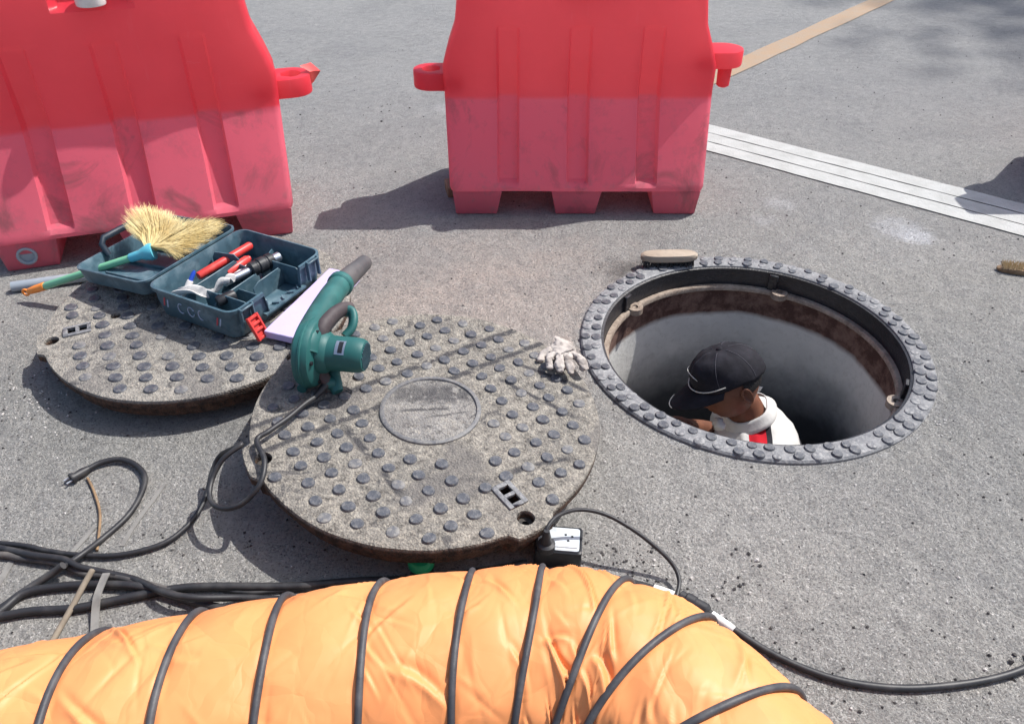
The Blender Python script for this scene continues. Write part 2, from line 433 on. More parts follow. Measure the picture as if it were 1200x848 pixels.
class MB:
    def __init__(self):
        self.v, self.f, self.mi = [], [], []
        self.cur = 0

    def add(self, verts, faces):
        b = len(self.v)
        self.v.extend([tuple(p) for p in verts])
        for f in faces:
            self.f.append(tuple(i + b for i in f))
            self.mi.append(self.cur)
        return self

    def box(self, c, s, m=None):
        c = Vector(c)
        vs = []
        for dz in (-.5, .5):
            for dx, dy in ((-.5, -.5), (.5, -.5), (.5, .5), (-.5, .5)):
                p = Vector((dx * s[0], dy * s[1], dz * s[2]))
                vs.append(c + (m @ p if m else p))
        return self.add(vs, [(3, 2, 1, 0), (4, 5, 6, 7), (0, 1, 5, 4), (1, 2, 6, 5), (2, 3, 7, 6), (3, 0, 4, 7)])

    def loft(self, loops, cap=True, close=True):
        n = len(loops[0])
        vs = [p for l in loops for p in l]
        fs = []
        for i in range(len(loops) - 1):
            for k in range(n if close else n - 1):
                a, b = i * n + k, i * n + (k + 1) % n
                fs.append((a, b, b + n, a + n))
        if cap:
            fs.append(tuple(reversed(range(n))))
            fs.append(tuple(range((len(loops) - 1) * n, len(loops) * n)))
        return self.add(vs, fs)

    def tube(self, pts, r, n=8, cap=True, flat=None):
        P = [Vector(p) for p in pts]
        L = len(P)
        rs = r if isinstance(r, (list, tuple)) else [r] * L
        loops = []
        up = None
        for i, p in enumerate(P):
            t = (P[min(i + 1, L - 1)] - P[max(i - 1, 0)]).normalized()
            if up is None:
                up = Vector((0, 0, 1)) if abs(t.z) < 0.95 else Vector((1, 0, 0))
            s = t.cross(up)
            if s.length < 1e-5:
                s = t.cross(Vector((1, 0.3, 0)))
            s.normalize()
            up = s.cross(t).normalized()
            a, b = rs[i], rs[i] * (flat or 1.0)
            loops.append([p + s * (math.cos(2 * PI * k / n) * a) + up * (math.sin(2 * PI * k / n) * b) for k in range(n)])
        return self.loft(loops, cap)

    def lathe(self, prof, n=32, m=None, c=(0, 0, 0), cap=True, close=False):
        """prof: list of (radius, height) about local z"""
        c = Vector(c)
        loops = []
        for (r, z) in prof:
            l = []
            for k in range(n):
                a = 2 * PI * k / n
                p = Vector((r * math.cos(a), r * math.sin(a), z))
                l.append(c + (m @ p if m else p))
            loops.append(l)
        if close:
            loops.append(loops[0])
        return self.loft(loops, cap and not close)

    def prism(self, outline, z0, z1, m=None, c=(0, 0, 0)):
        c = Vector(c)
        tr = lambda p: c + (m @ Vector(p) if m else Vector(p))
        return self.loft([[tr((x, y, z0)) for x, y in outline], [tr((x, y, z1)) for x, y in outline]])

    def ball(self, c, r, n=12, m=None):
        c = Vector(c)
        r = r if isinstance(r, (tuple, list)) else (r, r, r)
        loops = []
        for i in range(1, n):
            a = PI * i / n
            l = []
            for k in range(2 * n):
                b = PI * k / n
                p = Vector((r[0] * math.sin(a) * math.cos(b), r[1] * math.sin(a) * math.sin(b), -r[2] * math.cos(a)))
                l.append(c + (m @ p if m else p))
            loops.append(l)
        return self.loft(loops)

    def mesh(self, name, bevel=0.0, segs=1, smooth=40):
        me = bpy.data.meshes.new(name)
        me.from_pydata(self.v, [], self.f)
        if any(self.mi):
            me.polygons.foreach_set('material_index', self.mi)
        bm = bmesh.new()
        bm.from_mesh(me)
        bmesh.ops.remove_doubles(bm, verts=bm.verts, dist=1e-6)
        bmesh.ops.recalc_face_normals(bm, faces=bm.faces)
        if bevel:
            es = [e for e in bm.edges if len(e.link_faces) == 2 and e.calc_face_angle(0) > R(35)]
            if es:
                bmesh.ops.bevel(bm, geom=es, offset=bevel, segments=segs, profile=0.6, affect='EDGES', clamp_overlap=True)
        bm.to_mesh(me)
        bm.free()
        if smooth:
            for p in me.polygons:
                p.use_smooth = True
            me.set_sharp_from_angle(angle=R(smooth))
        return me

    def build(self, name, mat, parent=None, bevel=0.0, segs=1, smooth=40):
        return link(name, self.mesh(name, bevel, segs, smooth), mat, parent)


def link(name, me, mat, parent=None):
    o = bpy.data.objects.new(name, me)
    COL.objects.link(o)
    if mat is not None and not len(me.materials):
        for m in (mat if isinstance(mat, (list, tuple)) else [mat]):
            me.materials.append(MAT[m] if isinstance(m, str) else m)
    if parent is not None:
        o.parent = parent
    return o


def tag(o, label=None, cat=None, group=None, kind=None):
    if label:
        o['label'] = label
    if cat:
        o['category'] = cat
    if group:
        o['group'] = group
    if kind:
        o['kind'] = kind
    return o


def thing(name, label, cat, loc=(0, 0, 0), rotation=None, group=None):
    o = bpy.data.objects.new(name, None)
    COL.objects.link(o)
    o.location = loc
    o.empty_display_size = 0.05
    if rotation is not None:
        o.rotation_euler = rotation.to_euler() if isinstance(rotation, Matrix) else rotation
    return tag(o, label, cat, group)


def evaluated_mesh(o, name):
    """bake an object's modifiers to a plain mesh and drop the object"""
    dg = bpy.context.evaluated_depsgraph_get()
    dg.update()
    me = bpy.data.meshes.new_from_object(o.evaluated_get(dg), preserve_all_data_layers=True, depsgraph=dg)
    me.name = name
    old = o.data
    bpy.data.objects.remove(o)
    bpy.data.meshes.remove(old)
    return me


def cut(me, cutters):
    o = link('body', me, None)
    cs = []
    for mb in cutters:
        c = link('cutter', mb.mesh('cutter', smooth=0), None)
        cs.append(c)
        md = o.modifiers.new('cut', 'BOOLEAN')
        md.operation = 'DIFFERENCE'
        md.solver = 'EXACT'
        md.object = c
    res = evaluated_mesh(o, 'body')
    for c in cs:
        d = c.data
        bpy.data.objects.remove(c)
        bpy.data.meshes.remove(d)
    return res


def skin_mesh(name, joints, bones, subdiv=2, root=0):
    """joints: {key: (point, (rx, ry))}; bones: list of key pairs -> one continuous skinned surface"""
    keys = list(joints)
    me = bpy.data.meshes.new(name)
    me.from_pydata([joints[k][0] for k in keys], [(keys.index(a), keys.index(b)) for a, b in bones], [])
    o = link(name, me, None)
    md = o.modifiers.new('skin', 'SKIN')
    md.use_smooth_shade = True
    md.branch_smoothing = 0.3
    lay = me.skin_vertices[0].data
    for i, k in enumerate(keys):
        r = joints[k][1]
        lay[i].radius = r if isinstance(r, (tuple, list)) else (r, r)
        lay[i].use_root = (i == root)
    sb = o.modifiers.new('sub', 'SUBSURF')
    sb.levels = sb.render_levels = subdiv
    res = evaluated_mesh(o, name)
    for p in res.polygons:
        p.use_smooth = True
    return res


def chain(pts):
    return list(zip(pts[:-1], pts[1:]))


# ------------------------------------------------------------------ road, painted lines
HX, HY = HOLE
rb = MB()
radii = [0.497, 0.55, 0.65, 0.8, 1.0, 1.3, 1.7, 2.3, 3.2, 4.5, 7, 12, 25, 60, 150, 400]
NSEG = 128
rb.loft([[Vector((HX + r * math.cos(2 * PI * k / NSEG), HY + r * math.sin(2 * PI * k / NSEG), 0.0)) for k in range(NSEG)] for r in radii], cap=False)
road = rb.build('road', 'road', smooth=0)
tag(road, kind='structure')


def strip_between(a, b, w0, w1, z, n=26, wob=0.002):
    """flat painted strip from a to b occupying offsets w0..w1 to the left of the line, edges slightly ragged"""
    a, b = Vector((a[0], a[1], 0)), Vector((b[0], b[1], 0))
    d = (b - a).normalized()
    s = Vector((-d.y, d.x, 0))
    A, B = [], []
    for i in range(n + 1):
        p = a + (b - a) * (i / n)
        A.append(p + s * (w0 + random.uniform(-wob, wob)) + Vector((0, 0, z)))
        B.append(p + s * (w1 + random.uniform(-wob, wob)) + Vector((0, 0, z)))
    mb = MB()
    mb.loft([A, B], cap=False, close=False)
    return mb


white_line = thing('white_road_line', None, None, (0, 0, 0))
tag(white_line, kind='structure')
LA, LB = (0.41, 3.72), (4.19, 0.755)
for w0, w1 in ((-0.012, 0.076), (0.083, 0.171), (0.178, 0.266)):
    strip_between(LA, LB, w0, w1, 0.004, 60).build('paint_strip', 'white_paint', white_line, smooth=0)
yellow_line = strip_between((0.62, 3.86), (6.2, 10.0), -0.065, 0.065, 0.004, 40, 0.006).build('ochre_road_line', 'yellow_paint', smooth=0)
tag(yellow_line, kind='structure')

# ------------------------------------------------------------------ manhole: shaft, frame
SHAFT_D = 1.52
sb = MB()
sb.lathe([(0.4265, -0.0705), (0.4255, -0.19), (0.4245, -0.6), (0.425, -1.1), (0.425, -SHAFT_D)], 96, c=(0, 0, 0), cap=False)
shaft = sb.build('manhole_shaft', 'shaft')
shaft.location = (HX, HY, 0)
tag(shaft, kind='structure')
fl = MB()
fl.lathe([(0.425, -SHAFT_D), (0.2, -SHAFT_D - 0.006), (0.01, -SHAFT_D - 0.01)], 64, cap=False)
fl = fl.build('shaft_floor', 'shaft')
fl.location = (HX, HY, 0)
tag(fl, kind='structure')

frame = thing('manhole_surround', 'round studded iron frame of the open manhole, set in the asphalt round the worker', 'manhole surround', (HX, HY, 0))
fb = MB()
prof = [(0.497, -0.08), (0.499, 0.006), (0.494, 0.011), (0.4425, 0.012), (0.4385, 0.009), (0.438, -0.08)]
fb.lathe(prof, 128, close=True, cap=False)
fb.build('rim', 'frame_iron', frame)
fb = MB()
fb.lathe([(0.4375, -0.075), (0.4375, 0.006), (0.431, 0.004), (0.4285, -0.075)], 128, close=True, cap=False)
fb.build('inner_wall', 'black_iron', frame)
fb = MB()
fb.lathe([(0.436, -0.072), (0.4275, -0.054), (0.414, -0.054), (0.411, -0.058), (0.411, -0.069), (0.415, -0.072)], 128, close=True, cap=False)
fb.build('seat_ring', 'seat_iron', frame)
for ang in (137.0, 63.0, -28.0):
    lb = MB()
    a = R(ang)
    c = Vector((0.413 * math.cos(a), 0.413 * math.sin(a), 0))
    lb.lathe([(0.026, -0.07), (0.026, -0.050), (0.010, -0.050), (0.009, -0.07)], 20, c=c, close=True, cap=False)
    lb.build('seat_lug', 'seat_iron', frame)
    lb = MB()
    lb.box(Vector((0.427 * math.cos(a + 0.07), 0.427 * math.sin(a + 0.07), -0.028)), (0.014, 0.03, 0.056), rot(0, 0, ang + 4))
    lb.build('stop_block', 'black_iron', frame, bevel=0.002)


def stud_meshes(r, h, mat, n=4):
    out = []
    for q in range(n):
        mb = MB()
        loops = []
        for rr, z in ((r * 1.10, -0.002), (r * 1.0, h * 0.72), (r * 0.90, h), (r * 0.45, h * 1.04), (0.0006, h * 1.02)):
            loops.append([Vector((rr * math.cos(a) * (1 + 0.07 * mnoise.noise(Vector((math.cos(a), math.sin(a), q * 3.1)) * 1.3)), rr * math.sin(a) * (1 + 0.07 * mnoise.noise(Vector((math.cos(a), math.sin(a), q * 5.7)) * 1.3)),
                                  z + 0.0006 * mnoise.noise(Vector((math.cos(a) * rr * 90, math.sin(a) * rr * 90, q * 2.0))))) for a in [2 * PI * k / 14 for k in range(14)]])
        mb.loft(loops)
        me = mb.mesh('stud', smooth=38)
        me.materials.append(MAT[mat])
        out.append(me)
    return out


STUD = stud_meshes(0.0146, 0.0055, 'stud')
STUD_W = stud_meshes(0.0146, 0.0040, 'stud_worn')
SMALL = stud_meshes(0.0142, 0.0050, 'stud')
SMALL_W = stud_meshes(0.0140, 0.0036, 'frame_iron')
BIG = stud_meshes(0.0172, 0.0055, 'stud')
BIG_W = stud_meshes(0.0168, 0.0036, 'stud_worn')


def add_stud(me, parent, x, y, z, sc=1.0):
    o = bpy.data.objects.new('stud', random.choice(me))
    COL.objects.link(o)
    o.parent = parent
    o.location = (x, y, z)
    o.rotation_euler = (0, 0, random.uniform(0, 6.28))
    o.scale = (sc * random.uniform(0.9, 1.08), sc * random.uniform(0.9, 1.08), random.uniform(0.7, 1.1))
    return o


for rr, n in ((0.4560, 59), (0.4825, 62)):
    for k in range(n):
        a = 2 * PI * (k + (0.5 if rr > 0.47 else 0)) / n + random.uniform(-0.008, 0.008)
        if random.random() < 0.05:
            continue
        q = rr + random.uniform(-0.003, 0.003)
        add_stud(SMALL if random.random() < 0.72 else SMALL_W, frame, q * math.cos(a), q * math.sin(a), 0.0112, random.uniform(0.86, 1.05))


# ------------------------------------------------------------------ manhole covers
def make_cover(name, label, loc, rotation, rad, ears, slot, mat, lattice, holes=(), thick=0.07, rnd=1):
    rs = random.Random(rnd)
    root = thing(name, label, 'manhole cover', loc, rotation, 'manhole covers lifted off beside the hole')
    n = 180
    def outline(k):
        a = 2 * PI * k / n
        r = rad - 0.013
        for e in ears:
            d = abs((a - R(e) + PI) % (2 * PI) - PI)
            r = max(r, rad + 0.006 - 0.02 * min(1.0, max(0.0, (d - 0.115) / 0.03)))
        arc = (a - R(ears[0]) + PI) % (2 * PI) - PI
        return a, r + mnoise.noise(Vector((math.cos(a) * 6, math.sin(a) * 6, rnd))) * 0.0016
    out = [outline(k) for k in range(n)]
    mb = MB()
    loops = []
    for sc, z in ((0.90, -thick), (0.955, -thick + 0.006), (0.965, -0.034), (0.998, -0.026), (1.0, -0.006), (0.996, -0.001), (0.985, 0.0),
                  (0.93, 0.0), (0.86, 0.0), (0.76, 0), (0.66, 0), (0.56, 0), (0.46, 0), (0.36, 0), (0.25, 0), (0.12, 0), (0.02, 0)):
        l = []
        for a, r in out:
            p = Vector((math.cos(a) * r * sc, math.sin(a) * r * sc, z))
            if sc < 0.99 and z == 0.0:
                p.z = 0.0016 * mnoise.noise(p * 22 + Vector((0, 0, rnd)))
            l.append(p)
        loops.append(l)
    mb.loft(loops)
    cutters = []
    for ex, ey in [(math.cos(R(e)) * (rad - 0.034), math.sin(R(e)) * (rad - 0.034)) for e in ears]:
        c = MB(); c.lathe([(0.017, -0.04), (0.021, 0.02)], 24, c=(ex, ey, 0)); cutters.append(c)
    for hx, hy in holes:
        c = MB(); c.lathe([(0.012, -0.03), (0.017, 0.02)], 16, c=(hx, hy, 0)); cutters.append(c)
    if slot:
        sm = rot(0, 0, slot[2])
        c = MB(); c.box((slot[0], slot[1], -0.012), (0.06, 0.036, 0.05), sm); cutters.append(c)
    me = cut(mb.mesh('body', smooth=0), cutters)
    for p in me.polygons:
        p.use_smooth = True
    me.set_sharp_from_angle(angle=R(32))
    link('body', me, mat, root)
    for e in ears:
        ex, ey = math.cos(R(e)) * (rad - 0.034), math.sin(R(e)) * (rad - 0.034)
        b = MB(); b.lathe([(0.0165, -0.039), (0.0165, -0.018), (0.008, -0.020), (0.007, -0.039)], 20, c=(ex, ey, 0), close=True, cap=False)
        b.build('bolt_socket', 'socket_dark', root)
    if slot:
        pb = MB()
        sx, sy, sa = slot
        for (ox, oy, w, h) in ((0, 0.0185, 0.072, 0.011), (0, -0.0185, 0.072, 0.011), (-0.0305, 0, 0.011, 0.026), (0.0305, 0, 0.011, 0.026), (0, 0, 0.010, 0.026)):
            o = sm @ Vector((ox, oy, 0))
            pb.box((sx + o.x, sy + o.y, 0.001), (w, h, 0.008), sm)
        pb.build('slot_plate', 'frame_iron', root, bevel=0.0012)
    return root


def lattice_points(v1, v2, off, rad):
    pts = []
    for i in range(-16, 17):
        for j in range(-22, 23):
            x, y = off[0] + v1[0] * i + v2[0] * j, off[1] + v1[1] * i + v2[1] * j
            if math.hypot(x, y) < rad:
                pts.append((x, y))
    return pts


# front cover: its back-left edge rests on the other cover, so it leans down to the right
C2 = Vector((-0.20, 1.488, 0.128))
up2 = Vector((0.055, -0.022, 1.0)).normalized()
xa2 = Vector((1, 0, 0)); xa2 = (xa2 - up2 * xa2.dot(up2)).normalized()
ROT2 = Matrix((xa2, up2.cross(xa2), up2)).transposed()


def on2(x, y, h=0.0):
    """world point on the top of the front cover at local x, y"""
    return C2 + ROT2 @ Vector((x, y, h))


def on2w(x, y, h=0.0):
    """world point h above the top of the front cover, below / above world x, y"""
    dz = -((x - C2.x) * up2.x + (y - C2.y) * up2.y) / up2.z
    return Vector((x, y, C2.z + dz + h))


cover_front = make_cover('manhole_cover', 'round studded manhole cover with a ring in its middle, blower and glove lying on it', C2, ROT2, 0.424,
                         (206.5, 306.0), (0.195, -0.255, -54.0), 'cover_front', None, thick=0.07, rnd=1)
tb = MB()
tb.lathe([(0.122, -0.002), (0.121, 0.004), (0.119, 0.0055), (0.1115, 0.0055), (0.1095, 0.003), (0.109, -0.002)], 64, close=True, cap=False, c=(0.005, 0.01, 0))
tb.build('centre_ring', 'stud_worn', cover_front)
tb = MB()
tb.loft([[Vector((0.005 + r * math.cos(2 * PI * k / 48), 0.01 + r * math.sin(2 * PI * k / 48), 0.0012 + 0.0012 * mnoise.noise(Vector((r * 30 * math.cos(2 * PI * k / 48), r * 30 * math.sin(2 * PI * k / 48), 3))))) for k in range(48)]
         for r in (0.1115, 0.085, 0.06, 0.04, 0.02, 0.002)], cap=False)
tb.build('centre_plate', 'cover_centre', cover_front)
rs = random.Random(4)
for (x, y) in lattice_points((0.046, 0.0325), (0.026, -0.047), (0.012, 0.0), 0.392):
    if math.hypot(x - 0.005, y - 0.01) < 0.139:
        continue
    if any(math.hypot(x - math.cos(R(e)) * 0.394, y - math.sin(R(e)) * 0.394) < 0.05 for e in (206.5, 306.0)):
        continue
    if math.hypot(x - 0.195, y + 0.255) < 0.052:
        continue
    if math.hypot((x - 0.10) * 1.0, (y + 0.13) * 1.0) < 0.062 or rs.random() < 0.02:
        continue
    add_stud(STUD if rs.random() < 0.86 else STUD_W, cover_front, x + rs.uniform(-.003, .003), y + rs.uniform(-.003, .003), 0.0, 0.97)

C1 = Vector((-0.895, 1.99, 0.104))
ROT1 = rot(1.2, -0.8, 0)
cover_back = make_cover('manhole_cover', 'round studded manhole cover lying under the open tool case and lilac foam board', C1, ROT1, 0.435,
                        (204.0, 322.0), (-0.315, -0.115, 24.0), 'cover_back', None, holes=((-0.235, -0.045), (0.235, 0.30)), thick=0.07, rnd=2)
for (x, y) in lattice_points((0.079, -0.002), (-0.0255, 0.0465), (0.012, -0.01), 0.402):
    if any(math.hypot(x - math.cos(R(e)) * 0.401, y - math.sin(R(e)) * 0.401) < 0.045 for e in (204.0, 322.0)):
        continue
    if math.hypot(x + 0.315, y + 0.115) < 0.05 or min(math.hypot(x + 0.235, y + 0.045), math.hypot(x - 0.235, y - 0.30)) < 0.028 or rs.random() < 0.02:
        continue
    add_stud(BIG if rs.random() < 0.72 else BIG_W, cover_back, x + rs.uniform(-.003, .003), y + rs.uniform(-.003, .003), 0.0, 1.0)


# ------------------------------------------------------------------ plastic barriers
def lerp(tab, z):
    for (a, va), (b, vb) in zip(tab[:-1], tab[1:]):
        if z <= b:
            t = max(0.0, (z - a) / (b - a))
            return va + (vb - va) * t
    return tab[-1][1]


DEPTH = ((0.10, 0.235), (0.385, 0.108), (0.42, 0.098), (0.60, 0.088), (0.88, 0.072))
HALF = ((0.10, 0.462), (0.40, 0.476), (0.50, 0.480), (0.56, 0.462), (0.64, 0.432), (0.74, 0.420), (0.88, 0.412))


def barrier_mesh():
    ed = 0.004
    xs = []
    for gx in (-0.25, 0.0, 0.25):
        xs += [gx - 0.040, gx - 0.032, gx - 0.012, gx + 0.012, gx + 0.032, gx + 0.040]
    for px in (-0.115, -0.095, -0.06, 0.06, 0.095, 0.115):
        xs.append(px)
    xs += [-0.41, -0.36, -0.32, 0.41, 0.36, 0.32, -0.17, 0.17]
    xs = sorted(set(round(v, 4) for v in xs))
    zs = sorted(set([0.10, 0.104, 0.112, 0.124, 0.128, 0.134, 0.145] + [round(0.16 + 0.015 * i, 4) for i in range(15)] +
                    [0.379, 0.385, 0.392, 0.40, 0.42, 0.45, 0.48, 0.50, 0.53, 0.56, 0.59, 0.615, 0.625, 0.635, 0.645, 0.68, 0.70, 0.722, 0.731, 0.740, 0.748, 0.78, 0.81, 0.84, 0.862, 0.873, 0.88]))

    def sm(a, b, v):
        t = min(1.0, max(0.0, (v - a) / (b - a)))
        return t * t * (3 - 2 * t)

    def inset(x, z):
        g = 0.0
        for gx in (-0.25, 0.0, 0.25):
            w = 1.0 - sm(0.031, 0.041, abs(x - gx))
            if w > 0:
                dep = lerp(((0.12, 0.0), (0.134, 0.024), (0.30, 0.036), (0.42, 0.034), (0.56, 0.016), (0.63, 0.009), (0.642, 0.0)), z) if 0.12 < z < 0.642 else 0.0
                g = max(g, w * dep)
        w = (1.0 - sm(0.094, 0.116, abs(x))) * sm(0.722, 0.748, z)
        return max(g, 0.045 * w)

    loops = []
    ncorner = 5
    for z in zs:
        d, h = lerp(DEPTH, z), lerp(HALF, z)
        rc = 0.022
        if z > 0.86:
            q = (z - 0.86) / 0.02
            s = 1 - math.sqrt(max(0.0, 1 - q * q))
            d, h = d - 0.018 * s, h - 0.018 * s
        elif z < 0.112:
            d, h = d - 0.004 * (0.112 - z) / 0.012, h - 0.004 * (0.112 - z) / 0.012
        l = []
        fx = [-(h - rc)] + [v for v in xs if abs(v) < h - rc - 0.006] + [h - rc]
        base = [v * (h - rc) / 0.4396 if abs(v) > 0.31 else v for v in xs]
        base = [-(h - rc)] + base + [h - rc]
        for v in base:                                             # front, left to right
            l.append(Vector((v, -d + inset(v, z), z)))
        for k in range(1, ncorner):
            a = -PI / 2 + PI / 2 * k / ncorner
            l.append(Vector((h - rc + rc * math.cos(a), -d + rc + rc * math.sin(a), z)))
        for yy in (-1, -0.5, 0, 0.5, 1):
            l.append(Vector((h, yy * (d - rc), z)))
        for k in range(1, ncorner):
            a = PI / 2 * k / ncorner
            l.append(Vector((h - rc + rc * math.cos(a), d - rc + rc * math.sin(a), z)))
        for v in reversed(base):
            l.append(Vector((v, d - inset(v, z), z)))
        for k in range(1, ncorner):
            a = PI / 2 + PI / 2 * k / ncorner
            l.append(Vector((-(h - rc) + rc * math.cos(a), d - rc + rc * math.sin(a), z)))
        for yy in (1, 0.5, 0, -0.5, -1):
            l.append(Vector((-h, yy * (d - rc), z)))
        for k in range(1, ncorner):
            a = PI + PI / 2 * k / ncorner
            l.append(Vector((-(h - rc) + rc * math.cos(a), -d + rc + rc * math.sin(a), z)))
        loops.append(l)
    # gentle bowing of the moulded panels
    for l in loops:
        for p in l:
            b = 0.004 * mnoise.noise(Vector((p.x * 5, p.y * 3, p.z * 5)))
            p.y += b
    mb = MB()
    mb.loft(loops)
    return mb.mesh('body', smooth=30)


def stadium(x0, x1, hw, n=14):
    """outline: straight root at x0, rounded end reaching x1"""
    s = 1 if x1 > x0 else -1
    pts = [(x0, -hw), ]
    cx = x1 - s * hw
    for k in range(n + 1):
        a = -PI / 2 + PI * k / n
        pts.append((cx + s * hw * math.cos(a), hw * math.sin(a)))
    pts.append((x0, hw))
    return pts


def make_barrier(label, loc, az, scale=1.0, cap_side=-1):
    root = thing('traffic_barrier', label, 'traffic barrier', loc, (0, 0, R(az)), 'red plastic barriers round the roadworks')
    root.scale = (scale, scale, scale)
    body = link('body', barrier_mesh(), 'barrier', root)
    for gx in (-0.365, 0.0, 0.365):
        fbm = MB()
        loops = []
        for z, hw, d in ((0.0, 0.072, 0.212), (0.006, 0.074, 0.216), (0.096, 0.092, 0.229), (0.102, 0.093, 0.23)):
            hx0 = gx - hw if gx > -0.3 else gx - (0.088 if z > 0.05 else 0.08)
            hx1 = gx + hw if gx < 0.3 else gx + (0.088 if z > 0.05 else 0.08)
            loops.append([Vector((hx0, -d, z)), Vector((hx1, -d, z)), Vector((hx1, d, z)), Vector((hx0, d, z))])
        fbm.loft(loops)
        fbm.build('foot', 'barrier', root, bevel=0.006, segs=2)
    # ring lug on one end
    outer = stadium(-0.40, -0.592, 0.066, 22)
    n = len(outer)
    cx = -0.592 + 0.066
    inner = []
    for (x, y) in outer:
        a = math.atan2(y, x - cx)
        inner.append((cx + 0.034 * math.cos(a), 0.034 * math.sin(a)))
    lm = MB()
    L = [[Vector((x, y, z)) for x, y in o] for o, z in ((outer, 0.408), (outer, 0.470), (inner, 0.470), (inner, 0.408))]
    L.append(L[0])
    lm.loft(L, cap=False)
    lm.build('ring_lug', 'barrier', root, bevel=0.006, segs=2)
    lm = MB()
    lm.prism(stadium(0.40, 0.585, 0.066, 22), 0.485, 0.542)
    lug = lm.build('pin_lug', 'barrier', root, bevel=0.007, segs=2)
    lm = MB()
    lm.lathe([(0.016, 0.405), (0.023, 0.411), (0.026, 0.495)], 20, c=(0.53, 0, 0))
    lm.build('pin', 'barrier', lug)
    lm = MB()
    lm.lathe([(0.040, 0.738), (0.042, 0.742), (0.042, 0.775), (0.037, 0.781)], 28, c=(0, 0.076 * cap_side, 0))
    cap = lm.build('filler_cap', 'white_plastic', root, smooth=30)
    return root


b_mid = make_barrier('red plastic barrier standing square on behind the open manhole', (0.236, 2.988, 0), 0)
b_left = make_barrier('red plastic barrier at an angle behind the tool case, drain plug in its foot', (-1.295, 2.705, 0), 197.0, 1.045, 1)
b_right = make_barrier('red plastic barrier out at the right beyond the white line', (2.655, 3.10, 0), 0)
dp = MB()
dp.lathe([(0.030, 0.0), (0.030, 0.006), (0.025, 0.008), (0.021, 0.005), (0.021, -0.004)], 28, m=rot(-90, 0, 0), c=(0.372, 0.2235, 0.052))
dp.build('drain_plug', 'pvc', b_left, smooth=30)
tp = MB()
tp.loft([[Vector((-0.585, 0.02, 0.43)), Vector((-0.60, 0.0, 0.435)), Vector((-0.607, -0.03, 0.445))], [Vector((-0.59, 0.022, 0.475)), Vector((-0.612, 0.0, 0.47)), Vector((-0.628, -0.02, 0.462))],
         [Vector((-0.56, 0.01, 0.494)), Vector((-0.59, -0.01, 0.493)), Vector((-0.60, -0.03, 0.490))]], cap=False, close=False)
tp = tp.build('tape_scrap', 'red_plastic', b_left, smooth=60)


# ------------------------------------------------------------------ open tool case
def rrect(w, d, r, n=5, dense=()):
    """rounded rectangle, counter-clockwise from the +x side; extra samples at given y on the +x side"""
    pts = []
    hw, hd = w / 2, d / 2
    ys = sorted([-hd + r] + [y for y in dense] + [hd - r])
    for y in ys:
        pts.append((hw, y))
    for (cx, cy, a0) in ((hw - r, hd - r, 0), (-hw + r, hd - r, 90), (-hw + r, -hd + r, 180), (hw - r, -hd + r, 270)):
        for k in range(n + 1):
            a = R(a0 + 90 * k / n)
            p = (cx + r * math.cos(a), cy + r * math.sin(a))
            if not any(abs(p[0] - q[0]) < 1e-6 and abs(p[1] - q[1]) < 1e-6 for q in pts):
                pts.append(p)
    return pts


case = thing('tool_case', 'slate blue plastic tool case lying open on the manhole cover, lid folded back, red latch', 'tool case', (-0.785, 2.03, 0.1115), (R(0.5), R(-0.5), R(-28)))
DN = [-0.075, -0.068, -0.06, 0.075, 0.083, 0.09]


def notch(y, lo, hi):
    t = 0.0
    if -0.075 < y < 0.09:
        t = min(1.0, (y + 0.075) / 0.012, (0.09 - y) / 0.012)
    return hi + (lo - hi) * t


tm = MB()
spec = ((0.285, 0.345, 0.0, 0.03), (0.292, 0.352, 0.004, 0.03), (0.303, 0.363, 0.05, 0.03), (0.305, 0.365, 0.083, 0.03), (0.319, 0.379, 0.085, 0.034), (0.319, 0.379, 0.096, 0.034),
        (0.307, 0.367, 0.097, 0.03), (0.299, 0.359, 0.085, 0.028), (0.290, 0.350, 0.012, 0.026))
loops = []
for (w, d, z, r) in spec:
    l = []
    for (x, y) in rrect(w, d, r, 5, DN):
        zz = z
        if x > 0.13 and z > 0.03:
            zz = min(z, notch(y, 0.030 + (z - 0.085) * 0.2, 1.0))
        l.append(Vector((x, y, zz)))
    loops.append(l)
tm.loft(loops)
tray = tm.build('tray', 'case', case, smooth=35)
rm = MB()
for y0, y1 in ((-0.075, 0.09),):
    rm.box((0.150, (y0 + y1) / 2, 0.028), (0.026, y1 - y0 + 0.004, 0.006))
    for k in range(5):
        yy = y0 + 0.02 + k * 0.031
        rm.box((0.150, yy, 0.034), (0.020, 0.004, 0.008), rot(0, 0, 35 if k % 2 else -35))
rm.build('sill_rib', 'case', case)
